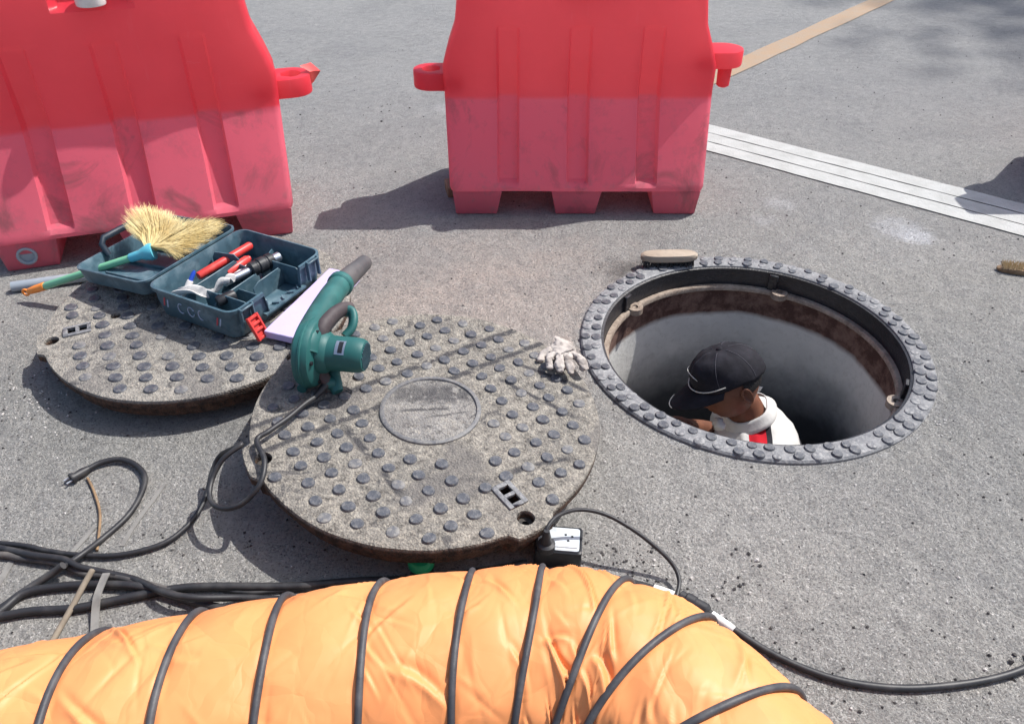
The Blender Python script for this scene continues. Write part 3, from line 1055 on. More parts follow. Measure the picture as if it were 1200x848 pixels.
for (x, y, w, d, h, az) in ((-0.055, -0.045, 0.004, 0.22, 0.070, 0), (-0.10, 0.055, 0.09, 0.004, 0.078, 12), (0.028, -0.04, 0.004, 0.18, 0.052, 0), (-0.012, 0.045, 0.075, 0.004, 0.060, -6),
                            (0.075, -0.105, 0.13, 0.004, 0.064, 0), (0.085, -0.045, 0.115, 0.004, 0.05, 0), (0.085, 0.10, 0.12, 0.004, 0.066, 0), (0.02, -0.105, 0.10, 0.004, 0.062, 0), (0.075, 0.035, 0.004, 0.12, 0.06, 0),
                            (0.0, 0.12, 0.004, 0.10, 0.062, 20)):
    dm = MB()
    m = rot(0, 0, az)
    hw, hd = w / 2, d / 2
    if w > d:
        o = [(-hw, 0), (hw, 0), (hw, h * 0.8), (hw * 0.7, h), (-hw * 0.75, h), (-hw, h * 0.75)]
        P0 = [Vector((x, y, 0.012)) + m @ Vector((a, -hd, b)) for a, b in o]
        P1 = [Vector((x, y, 0.012)) + m @ Vector((a, hd, b)) for a, b in o]
    else:
        o = [(-hd, 0), (hd, 0), (hd, h * 0.7), (hd * 0.8, h), (-hd * 0.6, h), (-hd, h * 0.8)]
        P0 = [Vector((x, y, 0.012)) + m @ Vector((-hw, a, b)) for a, b in o]
        P1 = [Vector((x, y, 0.012)) + m @ Vector((hw, a, b)) for a, b in o]
    dm.loft([P0, P1])
    dm.build('divider', 'case', case, bevel=0.001)
lm = MB()
lspec = ((0.270, 0.345, 0.0, 0.03), (0.290, 0.362, 0.008, 0.032), (0.300, 0.372, 0.046, 0.034), (0.306, 0.378, 0.048, 0.034), (0.306, 0.378, 0.054, 0.034), (0.296, 0.368, 0.055, 0.032), (0.288, 0.360, 0.046, 0.03), (0.276, 0.35, 0.010, 0.028))
LM = rot(0, -5.5, 0)
lc = Vector((-0.320, 0.004, 0.028))
lm.loft([[lc + LM @ Vector((x, y, z)) for x, y in rrect(w, d, r)] for (w, d, z, r) in lspec])
lid = lm.build('lid', 'case', case, smooth=35)
hm = MB()
for yy in (-0.13, -0.05, 0.04, 0.13):
    hm.box(lc + LM @ Vector((0.02, yy, 0.014)), (0.23, 0.006, 0.012), LM)
hm.box(lc + LM @ Vector((0.09, 0, 0.014)), (0.006, 0.33, 0.014), LM)
hm.build('lid_rib', 'case', lid, bevel=0.001)
hm = MB()
hp = [lc + LM @ Vector(p) for p in ((-0.135, -0.075, 0.04), (-0.15, -0.075, 0.075), (-0.152, -0.06, 0.088), (-0.152, 0.06, 0.088), (-0.15, 0.075, 0.075), (-0.135, 0.075, 0.04))]
hm.tube(hp, 0.010, 8, flat=0.8)
hm.build('handle', 'case_dark', lid, smooth=60)
hm = MB()
for yy in (-0.12, 0.11):
    hm.tube([Vector((-0.162, yy - 0.03, 0.083)), Vector((-0.162, yy + 0.03, 0.083))], 0.006, 10)
hm.build('hinge', 'case_dark', case)
# latches
lt = MB()
LT = rot(0, -24, 0)
lo = Vector((0.173, -0.140, 0.062))
for oy in (-0.0165, 0.0165):
    lt.box(lo + LT @ Vector((0.004, oy, -0.030)), (0.011, 0.0065, 0.070), LT)
for k, oz in enumerate((0.0, -0.018, -0.036, -0.060)):
    lt.box(lo + LT @ Vector((0.003, 0, oz)), (0.010, 0.033, 0.008), LT)
lt.box(lo + LT @ Vector((-0.001, 0, -0.030)), (0.003, 0.030, 0.062), LT)
latch = lt.build('latch', 'red_plastic', case, bevel=0.0012)
for yy in (-0.140, 0.135):
    bm_ = MB()
    bm_.box((0.161, yy - 0.022, 0.066), (0.012, 0.006, 0.062))
    bm_.box((0.161, yy + 0.022, 0.066), (0.012, 0.006, 0.062))
    bm_.tube([(0.166, yy - 0.024, 0.092), (0.166, yy + 0.024, 0.092)], 0.0035, 8)
    bm_.build('latch_bracket', 'case', case, bevel=0.0012)
pm = MB()
pm.cur = 0
for (x, z, h, lean, mi) in ((-0.11, 0.055, 0.030, 0.006, 1), (-0.098, 0.052, 0.028, 0.005, 0), (0.085, 0.048, 0.030, 0.006, 1), (0.096, 0.048, 0.028, 0.006, 0)):
    pm.cur = mi
    pm.loft([[Vector((x + lean, -0.1825, z + h / 2)), Vector((x + 0.005 + lean, -0.1825, z + h / 2)), Vector((x + 0.005 - lean, -0.180, z - h / 2)), Vector((x - lean, -0.180, z - h / 2))],
             [Vector((x + lean, -0.1835, z + h / 2)), Vector((x + 0.005 + lean, -0.1835, z + h / 2)), Vector((x + 0.005 - lean, -0.1815, z - h / 2)), Vector((x - lean, -0.1815, z - h / 2))]])
pm.cur = 0
for cx, a0, a1 in ((-0.045, 60, 300), (-0.008, 20, 340), (0.030, 80, 280)):
    pts = [Vector((cx + 0.011 * math.cos(R(a)), -0.1822, 0.050 + 0.015 * math.sin(R(a)))) for a in range(a0, a1 + 1, 20)]
    pm.tube(pts, 0.0016, 5)
pm.build('printed_mark', ['print_white', 'print_red'], case)

# contents of the case
CM = Matrix.Translation(case.location) @ case.rotation_euler.to_matrix().to_4x4()
cw = lambda x, y, z: CM @ Vector((x, y, z))


def rod(name, a, b, r, mat, label, cat, group=None, n=14, tip=None, hollow=False):
    a, b = Vector(a), Vector(b)
    root = thing(name, label, cat, a, frame_to(b - a), group)
    L = (b - a).length
    mb = MB()
    mx = Matrix(((0, 0, 1), (1, 0, 0), (0, 1, 0)))
    if hollow:
        mb.lathe([(r, 0), (r, L), (r * 0.78, L), (r * 0.78, 0)], n, m=mx, close=True, cap=False)
    else:
        mb.lathe([(r * 0.86, 0), (r, r * 0.3), (r, L - r * 0.3), (r * 0.86, L)], n, m=mx)
    mb.build('barrel', mat, root, smooth=50)
    if tip:
        t = MB()
        t.lathe([(r * 0.7, L - 0.001), (r * 0.66, L + tip[1] * 0.7), (r * 0.3, L + tip[1])], n, m=mx)
        t.build('tip', tip[0], root, smooth=50)
    return root


rod('red_tube', cw(-0.115, -0.045, 0.060), cw(-0.085, 0.145, 0.075), 0.0125, 'red_plastic', 'long red plastic tube in the tool case beside the folded lid', 'tube', None, tip=('red_plastic', 0.004))
rod('red_tube', cw(-0.060, 0.01, 0.055), cw(-0.055, 0.095, 0.060), 0.0135, 'red_plastic', 'short stubby red tube in the case next to the long one', 'tube', None, tip=('red_plastic', 0.01))
rod('pink_marker', cw(-0.035, -0.005, 0.050), cw(-0.030, 0.075, 0.055), 0.008, 'white_plastic', 'small pale marker lying below the short red tube', 'marker', None, tip=('blue_plastic', 0.012))
chuck = thing('drill_attachment', 'black ribbed cylindrical drill attachment with steel end, lying across the tool case', 'drill attachment', cw(-0.02, -0.04, 0.062), frame_to(cw(0.028, 0.135, 0.068) - cw(-0.02, -0.04, 0.062)))
mx = Matrix(((0, 0, 1), (1, 0, 0), (0, 1, 0)))
b = MB(); b.lathe([(0.012, 0), (0.012, 0.10)], 14, m=mx); b.build('shaft', 'steel', chuck)
b = MB()
b.lathe([(0.018, 0.085), (0.022, 0.09), (0.022, 0.105), (0.020, 0.108), (0.020, 0.112), (0.0235, 0.115), (0.0235, 0.135), (0.021, 0.138), (0.021, 0.142), (0.0235, 0.145), (0.0235, 0.160), (0.018, 0.165)], 20, m=mx)
b.build('sleeve', 'box_black', chuck, smooth=30)
b = MB(); b.lathe([(0.014, 0.163), (0.015, 0.170), (0.015, 0.186), (0.011, 0.190)], 16, m=mx); b.build('end_piece', 'steel', chuck)
rod('blue_marker', cw(-0.085, -0.155, 0.030), cw(-0.075, -0.105, 0.090), 0.009, 'white_plastic', 'white marker with a blue cap standing in the near corner of the tool case', 'marker', None, tip=('blue_plastic', 0.03))
rod('blue_lidded_tube', cw(-0.06, -0.168, 0.035), cw(-0.035, -0.168, 0.045), 0.010, 'blue_plastic', 'stubby blue tube by the near wall of the tool case', 'tube')
g = []
for i in range(22):
    row = []
    for j in range(9):
        u, v = i / 21, j / 8 - 0.5
        p = cw(-0.085 + 0.12 * u + 0.02 * math.sin(u * 5), -0.150 + 0.115 * u + v * (0.045 - 0.012 * u), 0.075 + 0.010 * math.sin(v * 9 + u * 4) + 0.008 * mnoise.noise(Vector((u * 6, v * 5, 1.0))) + 0.012 * math.sin(u * 9))
        row.append(p)
    g.append(row)
cl = MB()
cl.loft(g, cap=False, close=False)
wc = cl.build('white_rag', 'cloth_white', None, smooth=60)
s_ = wc.modifiers.new('thickness', 'SOLIDIFY'); s_.thickness = 0.003
tag(wc, 'crumpled white rag lying across the front compartments of the tool case', 'rag')
rod('black_battery_grip', cw(0.035, -0.125, 0.062), cw(0.055, -0.075, 0.064), 0.015, 'box_black', 'small black plastic cylinder beside the white rag in the case', 'tool handle')

# ------------------------------------------------------------------ straw hand broom on the folded lid
HB0, HB1 = Vector((-1.5135, 2.1745, 0.0350)), Vector((-1.1110, 2.1404, 0.1850))
broom = thing('hand_broom', 'straw hand broom with mint green handle resting on the tool case lid', 'broom', HB0)
hd = (HB1 - HB0)
b = MB()
b.tube([hd * t for t in (0.16, 0.17, 0.5, 0.99, 1.0)], [0.010, 0.0115, 0.0115, 0.011, 0.010], 14)
b.build('handle', 'green_plastic', broom, smooth=50)
b = MB()
b.tube([hd * t for t in (0.0, 0.02, 0.08, 0.165)], [0.006, 0.010, 0.0125, 0.013], 14)
cap = b.build('end_cap', 'orange_plastic', broom, smooth=50)
b = MB()
ringc = -hd.normalized() * 0.006
fm = frame_to(hd)
b.tube([ringc + fm @ Vector((0.010 * math.cos(a), 0, 0.010 * math.sin(a))) for a in [2 * PI * k / 14 for k in range(15)]], 0.0035, 8)
b.build('hanging_loop', 'orange_plastic', cap, smooth=60)
FR = Vector((-1.0679, 2.1483, 0.1950)) - HB0
b = MB()
b.tube([hd * 0.93, hd * 0.99, hd * 1.01, hd + (FR - hd) * 0.35, hd + (FR - hd) * 0.75, FR], [0.0135, 0.0145, 0.014, 0.020, 0.026, 0.025], 16)
b.build('ferrule', 'cyan_plastic', broom, smooth=50)
tips = [Vector(p) - HB0 for p in ((-1.1570, 2.2029, 0.2400), (-1.1692, 2.2640, 0.2600), (-1.1478, 2.2841, 0.2700), (-1.1185, 2.2899, 0.2700), (-1.0788, 2.2769, 0.2650), (-1.0411, 2.2697, 0.2600), (-1.0093, 2.2442, 0.2500), (-0.9773, 2.2331, 0.2500), (-0.9420, 2.2442, 0.2500),
                                   (-0.9081, 2.2484, 0.2450), (-0.8760, 2.2414, 0.2400), (-0.8851, 2.2110, 0.2300), (-0.9078, 2.1761, 0.2200), (-0.9372, 2.1318, 0.2100), (-0.9786, 2.0890, 0.2000))]
wts = [1.0, 1.6, 1.6, 1.4, 1.1, 0.9, 0.7, 0.8, 1.2, 1.6, 1.8, 1.4, 1.2, 1.0, 0.7]
b = MB()
fd = (FR - hd).normalized()
side = fd.cross(Vector((0.1, -0.6, 0.8))).normalized()
rs = random.Random(11)
cum = np.cumsum(wts) / sum(wts)
nrm = side.cross(fd).normalized()
for i in range(3000):
    q = rs.random() * 13.999
    k = int(q); f = q - k
    tip = tips[k] * (1 - f) + tips[k + 1] * f
    s = (q / 14 - 0.5)
    ln = rs.choice((1.0, 0.98, 0.96, 0.92, 0.86, 0.7)) + rs.uniform(-0.05, 0.07)
    base = FR - fd * 0.012 - side * s * 0.036 + nrm * rs.uniform(-0.014, 0.014)
    tip = base + (tip - base) * ln + nrm * rs.gauss(0, 0.011) + Vector((rs.gauss(0, .003), rs.gauss(0, .003), rs.gauss(0, .003)))
    mid = base + (tip - base) * 0.5 + fd * 0.018 + nrm * rs.gauss(0, 0.005)
    b.tube([base, mid, tip], [0.0006, 0.00055, 0.0002], 3, cap=False)
br = b.build('bristles', 'straw', broom, smooth=60)
tag(br, kind='stuff')
b = MB()
b.tube([FR - fd * 0.003 + side * 0.021 * math.cos(2 * PI * k / 20) + nrm * 0.017 * math.sin(2 * PI * k / 20) for k in range(21)], 0.002, 6, cap=False)
b.build('binding', 'cyan_plastic', broom, smooth=60)

# ------------------------------------------------------------------ grey pipe and lilac foam
a, b_ = Vector((-1.5959, 2.2322, 0.0180)), Vector((-1.2633, 2.3331, 0.0180))
pp = thing('grey_pipe', 'short grey plastic pipe lying on the road under the broom handle', 'pipe', a, frame_to(b_ - a))
b = MB(); L = (b_ - a).length
b.lathe([(0.0165, 0), (0.0165, L), (0.0135, L), (0.0135, 0)], 24, m=mx, close=True, cap=False)
b.build('pipe_wall', 'pvc', pp, smooth=50)

fo = thing('foam_board', 'flat lilac foam board lying between the tool case and the blower', 'foam board', (-0.562, 1.968, 0.1135), (0, 0, R(-19)))
b = MB()
ol = []
for (x, y) in ((-0.054, -0.178), (0.050, -0.180), (0.054, 0.17), (-0.05, 0.176)):
    ol.append((x, y))
P = []
for i in range(4):
    (x0, y0), (x1, y1) = ol[i], ol[(i + 1) % 4]
    for k in range(12):
        t = k / 12
        P.append((x0 + (x1 - x0) * t + random.uniform(-.0006, .0006), y0 + (y1 - y0) * t + random.uniform(-.0006, .0006)))
b.prism(P, 0.0, 0.022)
b.build('slab', 'foam', fo, bevel=0.0015)

# ------------------------------------------------------------------ leaf blower standing on the front cover
B0 = on2w(-0.447, 1.572, 0.006)
blower = thing('leaf_blower', 'teal electric leaf blower with black nozzle standing on the edge of the front cover', 'leaf blower', B0)
av = Vector((0.985, -0.17, 0.02)).normalized()
zb = Vector((0, 0, 1))
bv = zb.cross(av).normalized()                 # towards the back of the scene
VC = Vector((-0.4779, 1.5794, 0.2380)) - B0
am = Matrix((bv, zb, av)).transposed()         # local z of a lathe -> motor axis
b = MB()
b.lathe([(0.045, -0.026), (0.070, -0.024), (0.079, -0.019), (0.083, -0.008), (0.083, 0.008), (0.079, 0.017), (0.070, 0.022), (0.050, 0.026)], 40, m=am, c=VC)
vol = b.build('fan_housing', 'teal', blower, smooth=35)
b = MB()
b.lathe([(0.083, -0.005), (0.0855, -0.003), (0.0855, 0.001), (0.083, 0.003)], 40, m=am, c=VC, close=False)
b.build('housing_seam', 'teal', vol)
o0 = VC + bv * -0.005 + zb * 0.046
pth = [o0 + Vector((0, 0, -0.02)) - bv * 0.03, o0, Vector((-0.4761, 1.6638, 0.2770)) - B0, Vector((-0.4654, 1.7643, 0.2720)) - B0, Vector((-0.4529, 1.8509, 0.2620)) - B0]
pth = catmull(pth, 6)
b = MB()
n_ = len(pth)
b.tube(pth, [0.036 - 0.006 * min(1, i / (n_ * 0.7)) for i in range(n_)], 18)
neck = b.build('outlet_neck', 'teal', blower, smooth=50)
e1 = pth[-1]; d1 = (pth[-1] - pth[-3]).normalized()
b = MB()
b.tube([e1 - d1 * 0.012, e1 - d1 * 0.008, e1 + d1 * 0.008, e1 + d1 * 0.012], [0.031, 0.0345, 0.0345, 0.031], 20)
b.build('collar', 'teal', neck, smooth=35)
e2 = Vector((-0.4098, 1.9947, 0.2460)) - B0
b = MB()
dn = (e2 - e1).normalized()
p_ = [e1 + (e2 - e1) * t for t in (0, 0.05, 0.4, 0.8, 0.97, 1.0)]
b.tube(p_, [0.029, 0.029, 0.0265, 0.023, 0.0215, 0.0205], 18, cap=False)
b.tube([e2, e2 - dn * 0.002, e2 - dn * 0.06], [0.0205, 0.017, 0.017], 18)
b.build('nozzle', 'nozzle', blower, smooth=40)
b = MB()
ML = 0.135
b.lathe([(0.052, 0.026), (0.050, 0.040), (0.043, 0.048), (0.042, 0.075), (0.0425, 0.105), (0.041, ML - 0.012), (0.036, ML - 0.002), (0.030, ML)], 32, m=am, c=VC + zb * 0.004)
motor = b.build('motor_housing', 'teal', blower, smooth=35)
b = MB()
for k in range(9):
    x = -0.028 + k * 0.007
    h = math.sqrt(max(0.0, 0.032 ** 2 - x * x))
    b.box(VC + zb * 0.004 + av * (ML - 0.0005) + bv * x, (0.0022, 2 * h, 0.004), am)
b.build('vent_slat', 'case', motor)
b = MB()
ang = 62
c_ = VC + zb * 0.004 + av * 0.082
for i in range(1):
    L0, L1 = [], []
    for k in range(7):
        a_ = R(98 + k * 8)
        r_ = 0.0432
        p0 = c_ + (bv * math.cos(a_) + zb * math.sin(a_)) * r_
        L0.append(p0 - av * 0.012); L1.append(p0 + av * 0.012)
    b.loft([L0, L1], cap=False, close=False)
b.build('rating_label', 'steel', motor, smooth=60)
L0, L1 = [], []
for k in range(7):
    a_ = R(102 + k * 6.5)
    p0 = c_ + (bv * math.cos(a_) + zb * math.sin(a_)) * 0.0436
    L0.append(p0 - av * 0.004); L1.append(p0 + av * 0.007)
b = MB(); b.loft([L0, L1], cap=False, close=False)
b.build('label_band', 'box_black', motor, smooth=60)
for a_ in (20, 95, 165, 235, 305):
    b = MB()
    b.lathe([(0.0052, 0.022), (0.0052, 0.0275), (0.0022, 0.0275), (0.0018, 0.025)], 10, m=am, c=VC + (bv * math.cos(R(a_)) + zb * math.sin(R(a_))) * 0.066)
    b.build('screw', 'box_black', vol)
b = MB()
hp = catmull([Vector(p) - B0 for p in ((-0.3996, 1.7010, 0.2850), (-0.4170, 1.6751, 0.2970), (-0.4363, 1.6333, 0.3000), ((-0.4509, 1.5940, 0.2900)), (-0.4608, 1.5733, 0.2500), (-0.4610, 1.5584, 0.2000), (-0.4470, 1.5509, 0.1720))], 6)
b.tube(hp, [0.0135 + 0.004 * math.sin(PI * i / (len(hp) - 1)) for i in range(len(hp))], 14, flat=1.2)
b.build('grip', 'grip', blower, smooth=50)
b = MB()
hp = catmull([Vector(p) - B0 for p in ((-0.4106, 1.6819, 0.2900), (-0.3937, 1.6788, 0.2870), (-0.3879, 1.6593, 0.2750), (-0.3929, 1.6414, 0.2620), (-0.4063, 1.6268, 0.2520))], 6)
b.tube(hp, 0.011, 12, flat=1.5)
b.build('handle_arch', 'teal', blower, smooth=50)
b = MB()
hp = [Vector(p) - B0 for p in ((-0.4320, 1.5999, 0.2100), (-0.4337, 1.5734, 0.1780), (-0.4284, 1.5519, 0.1580), (-0.4210, 1.5388, 0.1500))]
b.tube(hp, [0.018, 0.016, 0.018, 0.014], 12, flat=0.7)
b.tube([Vector(p) - B0 for p in ((-0.4533, 1.5501, 0.1700), (-0.4303, 1.5564, 0.1650))], [0.017, 0.015], 12)
b.build('foot', 'teal', blower, smooth=40)
b = MB()
b.tube([VC - av * 0.02 - bv * 0.05 - zb * 0.075, VC - av * 0.02 + bv * 0.05 - zb * 0.075], 0.012, 10)
b.build('foot', 'teal', blower, smooth=40)
b = MB()
sp = [Vector(p) - B0 for p in ((-0.4466, 1.5468, 0.1700), (-0.4595, 1.5228, 0.1630), (-0.4714, 1.5064, 0.1580))]
b.tube(sp, [0.0105, 0.0085, 0.0065], 10)
b.build('cord_sleeve', 'rubber', blower, smooth=50)


# ------------------------------------------------------------------ cables
def tube_thing(name, pts, r, mat, label, cat, group=None, n=8, per=8, flat=None, jitter=0.0):
    pts = [Vector(p) for p in pts]
    c = catmull(pts, per)
    o0 = pts[0].copy()
    if jitter:
        c = [p + Vector((mnoise.noise(p * 9 + Vector((3, 0, 0))), mnoise.noise(p * 9 + Vector((0, 7, 0))), 0)) * jitter for p in c]
    mb = MB()
    mb.tube([p - o0 for p in c], r, n, flat=flat)
    o = mb.build(name, mat, None, smooth=60)
    o.location = o0
    return tag(o, label, cat, group)


GR = 'cables strewn over the road'
tube_thing('blower_cord', [(-0.4681, 1.5035, 0.1630), (-0.4875, 1.4716, 0.1660), (-0.5126, 1.4236, 0.1680), (-0.5465, 1.3768, 0.1680), (-0.5666, 1.3479, 0.1660), (-0.5347, 1.2849, 0.1640), (-0.5362, 1.2320, 0.1450), (-0.5769, 1.2085, 0.1100), (-0.6272, 1.2173, 0.0900),
                           (-0.6606, 1.2521, 0.0850), (-0.6648, 1.2971, 0.1000), (-0.6426, 1.3284, 0.1300), (-0.6048, 1.3513, 0.1500), (-0.6288, 1.3616, 0.1300), (-0.6757, 1.3839, 0.0850), (-0.6943, 1.3642, 0.0550), (-0.6996, 1.3231, 0.0300), (-0.7079, 1.2757, 0.0160), (-0.7288, 1.2281, 0.0100), (-0.7655, 1.1852, 0.0090), (-0.8439, 1.1570, 0.0090), (-0.9313, 1.1562, 0.0100), (-1.0029, 1.1662, 0.0120), (-1.0776, 1.1852, 0.0090), (-1.2351, 1.2005, 0.0080)],
           0.0062, 'rubber', 'black cord from the blower, looped beside the front cover, off to the left', 'cable', GR, per=8)
pc = tube_thing('plug_cable', [(-1.0218, 1.4107, 0.0120), (-0.9956, 1.4369, 0.0120), (-0.9547, 1.4488, 0.0120), (-0.9063, 1.4291, 0.0110), (-0.8708, 1.3869, 0.0100), (-0.8616, 1.3271, 0.0090), (-0.8701, 1.2651, 0.0080), (-0.8992, 1.2029, 0.0080), (-0.9263, 1.1356, 0.0210), (-0.9843, 1.0843, 0.0100), (-1.0325, 1.0211, 0.0100), (-1.0962, 0.9475, 0.0080)],
                0.0068, 'rubber', 'black cable with a bare two-pin plug, curving back to the left edge', 'cable', GR)
o0 = Vector(pc.location)
b = MB()
q0, q1 = Vector((-1.0161, 1.4165, 0.0120)) - o0, Vector((-1.0415, 1.3849, 0.0120)) - o0
qd = (q1 - q0).normalized()
b.tube([q0, q0 + qd * 0.012, q0 + qd * 0.03, q1, q1 + qd * 0.004], [0.008, 0.011, 0.010, 0.0145, 0.0135], 10)
pl = b.build('plug', 'rubber', pc, smooth=40)
for s in (-1, 1):
    b = MB()
    sd = Vector((-qd.y, qd.x, 0)) * 0.007 * s
    b.tube([q1 + sd, q1 + sd + qd * 0.018], 0.0022, 8)
    b.build('pin', 'steel', pl)
tube_thing('supply_cable', [(-1.2315, 1.1948, 0.0090), (-1.1101, 1.1757, 0.0090), (-1.0247, 1.1478, 0.0200), (-0.9509, 1.1347, 0.0220), (-0.9093, 1.1161, 0.0200), (-0.8507, 1.1069, 0.0120), (-0.7834, 1.0893, 0.0120), (-0.7008, 1.0403, 0.0340), (-0.6374, 1.0264, 0.0360), (-0.5505, 1.0429, 0.0140), (-0.4675, 1.0417, 0.0100), (-0.3826, 1.0425, 0.0090), (-0.2614, 1.0467, 0.0090)],
           0.0075, 'rubber', 'black supply cable crossing over the other cables and slipping under the orange duct', 'cable', GR)
tube_thing('supply_cable', [(-1.0843, 0.9274, 0.0100), (-1.0284, 1.0129, 0.0100), (-1.0011, 1.0564, 0.0100), (-0.9334, 1.0735, 0.0100), (-0.8604, 1.0770, 0.0110), (-0.7820, 1.0726, 0.0140), (-0.7295, 1.0626, 0.0130), (-0.6459, 1.0348, 0.0110), (-0.5811, 1.0190, 0.0100), (-0.4757, 0.9948, 0.0100)],
           0.0092, 'rubber', 'thick black cable arching at the left edge, ending under the duct', 'cable', GR)
tube_thing('supply_cable', [(-1.1185, 0.9892, 0.0095), (-1.0228, 1.0012, 0.0095), (-0.9654, 1.0133, 0.0095), (-0.8857, 1.0194, 0.0095), (-0.8199, 1.0359, 0.0095), (-0.7513, 1.0536, 0.0110), (-0.6835, 1.0696, 0.0095), (-0.6090, 1.0739, 0.0095), (-0.4589, 1.0739, 0.0095), (-0.3197, 1.0869, 0.0095), (-0.1781, 1.0934, 0.0095), (-0.0450, 1.1156, 0.0095), (0.0326, 1.1316, 0.0120)],
           0.0092, 'rubber', 'thick black cable lying straight along the foot of the orange duct to the socket box', 'cable', GR)
tube_thing('supply_cable', [(-1.2044, 1.1454, 0.0090), (-1.1007, 1.1570, 0.0090), (-1.0504, 1.1477, 0.0090), (-0.9918, 1.1400, 0.0100), (-0.9504, 1.1287, 0.0100), (-0.8965, 1.1071, 0.0090), (-0.8214, 1.0982, 0.0090), (-0.7012, 1.0613, 0.0120)],
           0.0078, 'rubber_grey', 'dusty grey cable stub between the black cables at the left edge', 'cable', GR)
tube_thing('grey_hose', [(-1.0704, 0.9622, 0.0090), (-1.0302, 1.0157, 0.0090), (-1.0143, 1.0467, 0.0090), (-0.9901, 1.0778, 0.0100), (-0.9559, 1.0981, 0.0230), (-0.9330, 1.1059, 0.0380)], 0.0082, 'rubber_grey',
           'dusty grey hose end rising off the left edge under the black cables', 'hose', None)
tube_thing('thin_cable', [(-0.6095, 1.0717, 0.0040), (-0.5451, 1.0624, 0.0050), (-0.4757, 1.0666, 0.0050), (-0.3711, 1.0731, 0.0050), (-0.2309, 1.0839, 0.0050), (-0.0719, 1.1102, 0.0050)], 0.0042, 'rubber', 'thin black wire lying along the thick cable behind the duct', 'cable', GR)

# straps, sticks, a shadow streak built as a strip
def flat_strip(name, pts, w, th, mat, label, cat, z=0.003, group=None):
    c = catmull(pts, 8)
    o0 = Vector(pts[0])
    loops = []
    for i, p in enumerate(c):
        t = (c[min(i + 1, len(c) - 1)] - c[max(i - 1, 0)]).normalized()
        s = Vector((-t.y, t.x, 0)).normalized() * w * 0.5 * (1 + 0.12 * mnoise.noise(p * 30))
        q = p - o0
        u = Vector((0, 0, th))
        loops.append([q - s, q + s, q + s + u, q - s + u])
    mb = MB(); mb.loft(loops)
    o = mb.build(name, mat, None, smooth=30)
    o.location = o0
    return tag(o, label, cat, group)


flat_strip('strap_or_shadow', [(-0.8413, 1.0935, 0.0260), (-0.8394, 1.0681, 0.0280), (-0.8372, 1.0346, 0.0250), (-0.8332, 1.0049, 0.0100), (-0.8190, 0.9605, 0.0030)], 0.015, 0.003, 'strap', 'short grey webbing strap hanging over the cables near the duct', 'strap')
flat_strip('strap_or_shadow', [(-0.8218, 1.3789, 0.0010), (-0.8319, 1.3267, 0.0010), (-0.8457, 1.2561, 0.0010), (-0.8522, 1.1873, 0.0010)], 0.010, 0.0015, 'strap', 'grey shadow-streak strip flat on the road right of the curved plug cable', 'strap')  # flat strip laid in place of a thin cast-shadow streak
flat_strip('strap_or_shadow', [(-0.9338, 1.2460, 0.0010), (-0.9424, 1.2114, 0.0010), (-0.9541, 1.1683, 0.0010), (-0.9637, 1.1314, 0.0010)], 0.011, 0.0015, 'strap', 'pale strip lying flat under the cable crossing', 'strap')
flat_strip('strap_or_shadow', [(-1.0734, 1.1590, 0.0010), (-1.0728, 1.1314, 0.0010), (-1.0717, 1.1001, 0.0010), (-1.0729, 1.0740, 0.0010)], 0.014, 0.0015, 'strap', 'dark strap end flat on the road at the left edge', 'strap')
tube_thing('wooden_stick', [(-0.8699, 1.0959, 0.0340), (-0.8756, 1.0559, 0.0300), (-0.8883, 1.0074, 0.0120), (-0.8958, 0.9444, 0.0070)], 0.0062, 'stick', 'old brown stick leaning over the cables towards the duct', 'stick', jitter=0.003)
tube_thing('dry_stem', [(-1.0109, 1.3929, 0.0040), (-0.9777, 1.3473, 0.0050), (-0.9431, 1.2911, 0.0050), (-0.9226, 1.2450, 0.0050), (-0.9014, 1.1729, 0.0040)], 0.0032, 'wood_dark', 'thin brown dry stem inside the curve of the plug cable', 'stem', jitter=0.004)

# ------------------------------------------------------------------ socket box, its plug cord, coupling
SB = Vector((0.0997, 1.1645, 0.0000))
sock = thing('socket_box', 'black socket box with a steel top plate, plugged in behind the orange duct', 'socket box', SB, (0, 0, R(-6)))
b = MB()
b.loft([[Vector((x, y, z)) for x, y in rrect(w, d, 0.008)] for (w, d, z) in ((0.096, 0.070, 0.0), (0.100, 0.074, 0.004), (0.100, 0.074, 0.050), (0.094, 0.068, 0.052), (0.090, 0.064, 0.0505))])
b.build('box_body', 'box_black', sock, smooth=30)
b = MB(); b.loft([[Vector((x, y, z)) for x, y in rrect(0.088, 0.062, 0.006)] for z in (0.0505, 0.0530)])
plate = b.build('top_plate', 'plate_metal', sock, smooth=30)
for (x, y) in ((0.014, 0.012), (0.028, 0.008), (0.020, -0.004)):
    b = MB(); b.box((x, y, 0.0533), (0.0045, 0.0045, 0.0012), rot(0, 0, 20))
    b.build('socket_slot', 'box_black', plate)
b = MB(); b.tube([(-0.034, -0.022, 0.0535), (0.040, -0.022, 0.0535)], 0.0015, 6); b.build('plate_ridge', 'plate_metal', plate)
Q = Vector((0.0714, 1.1349, 0.0600))
pcord = [Q + Vector((0, 0, 0.045)), Vector((0.0739, 1.1449, 0.1120)), Vector((0.0960, 1.1698, 0.1180)), Vector((0.1395, 1.1846, 0.1200)), Vector((0.1935, 1.1819, 0.1100)), Vector((0.2500, 1.1597, 0.0900)), Vector((0.3030, 1.1326, 0.0600)), Vector((0.3360, 1.1084, 0.0350)), Vector((0.3453, 1.0793, 0.0220)), Vector((0.3350, 1.0435, 0.0160))]
cd = tube_thing('arched_cord', pcord, 0.0046, 'rubber', 'thin black cord arching from the socket box over to the cable coupling', 'cable', per=10)
o0 = Vector(cd.location)
b = MB()
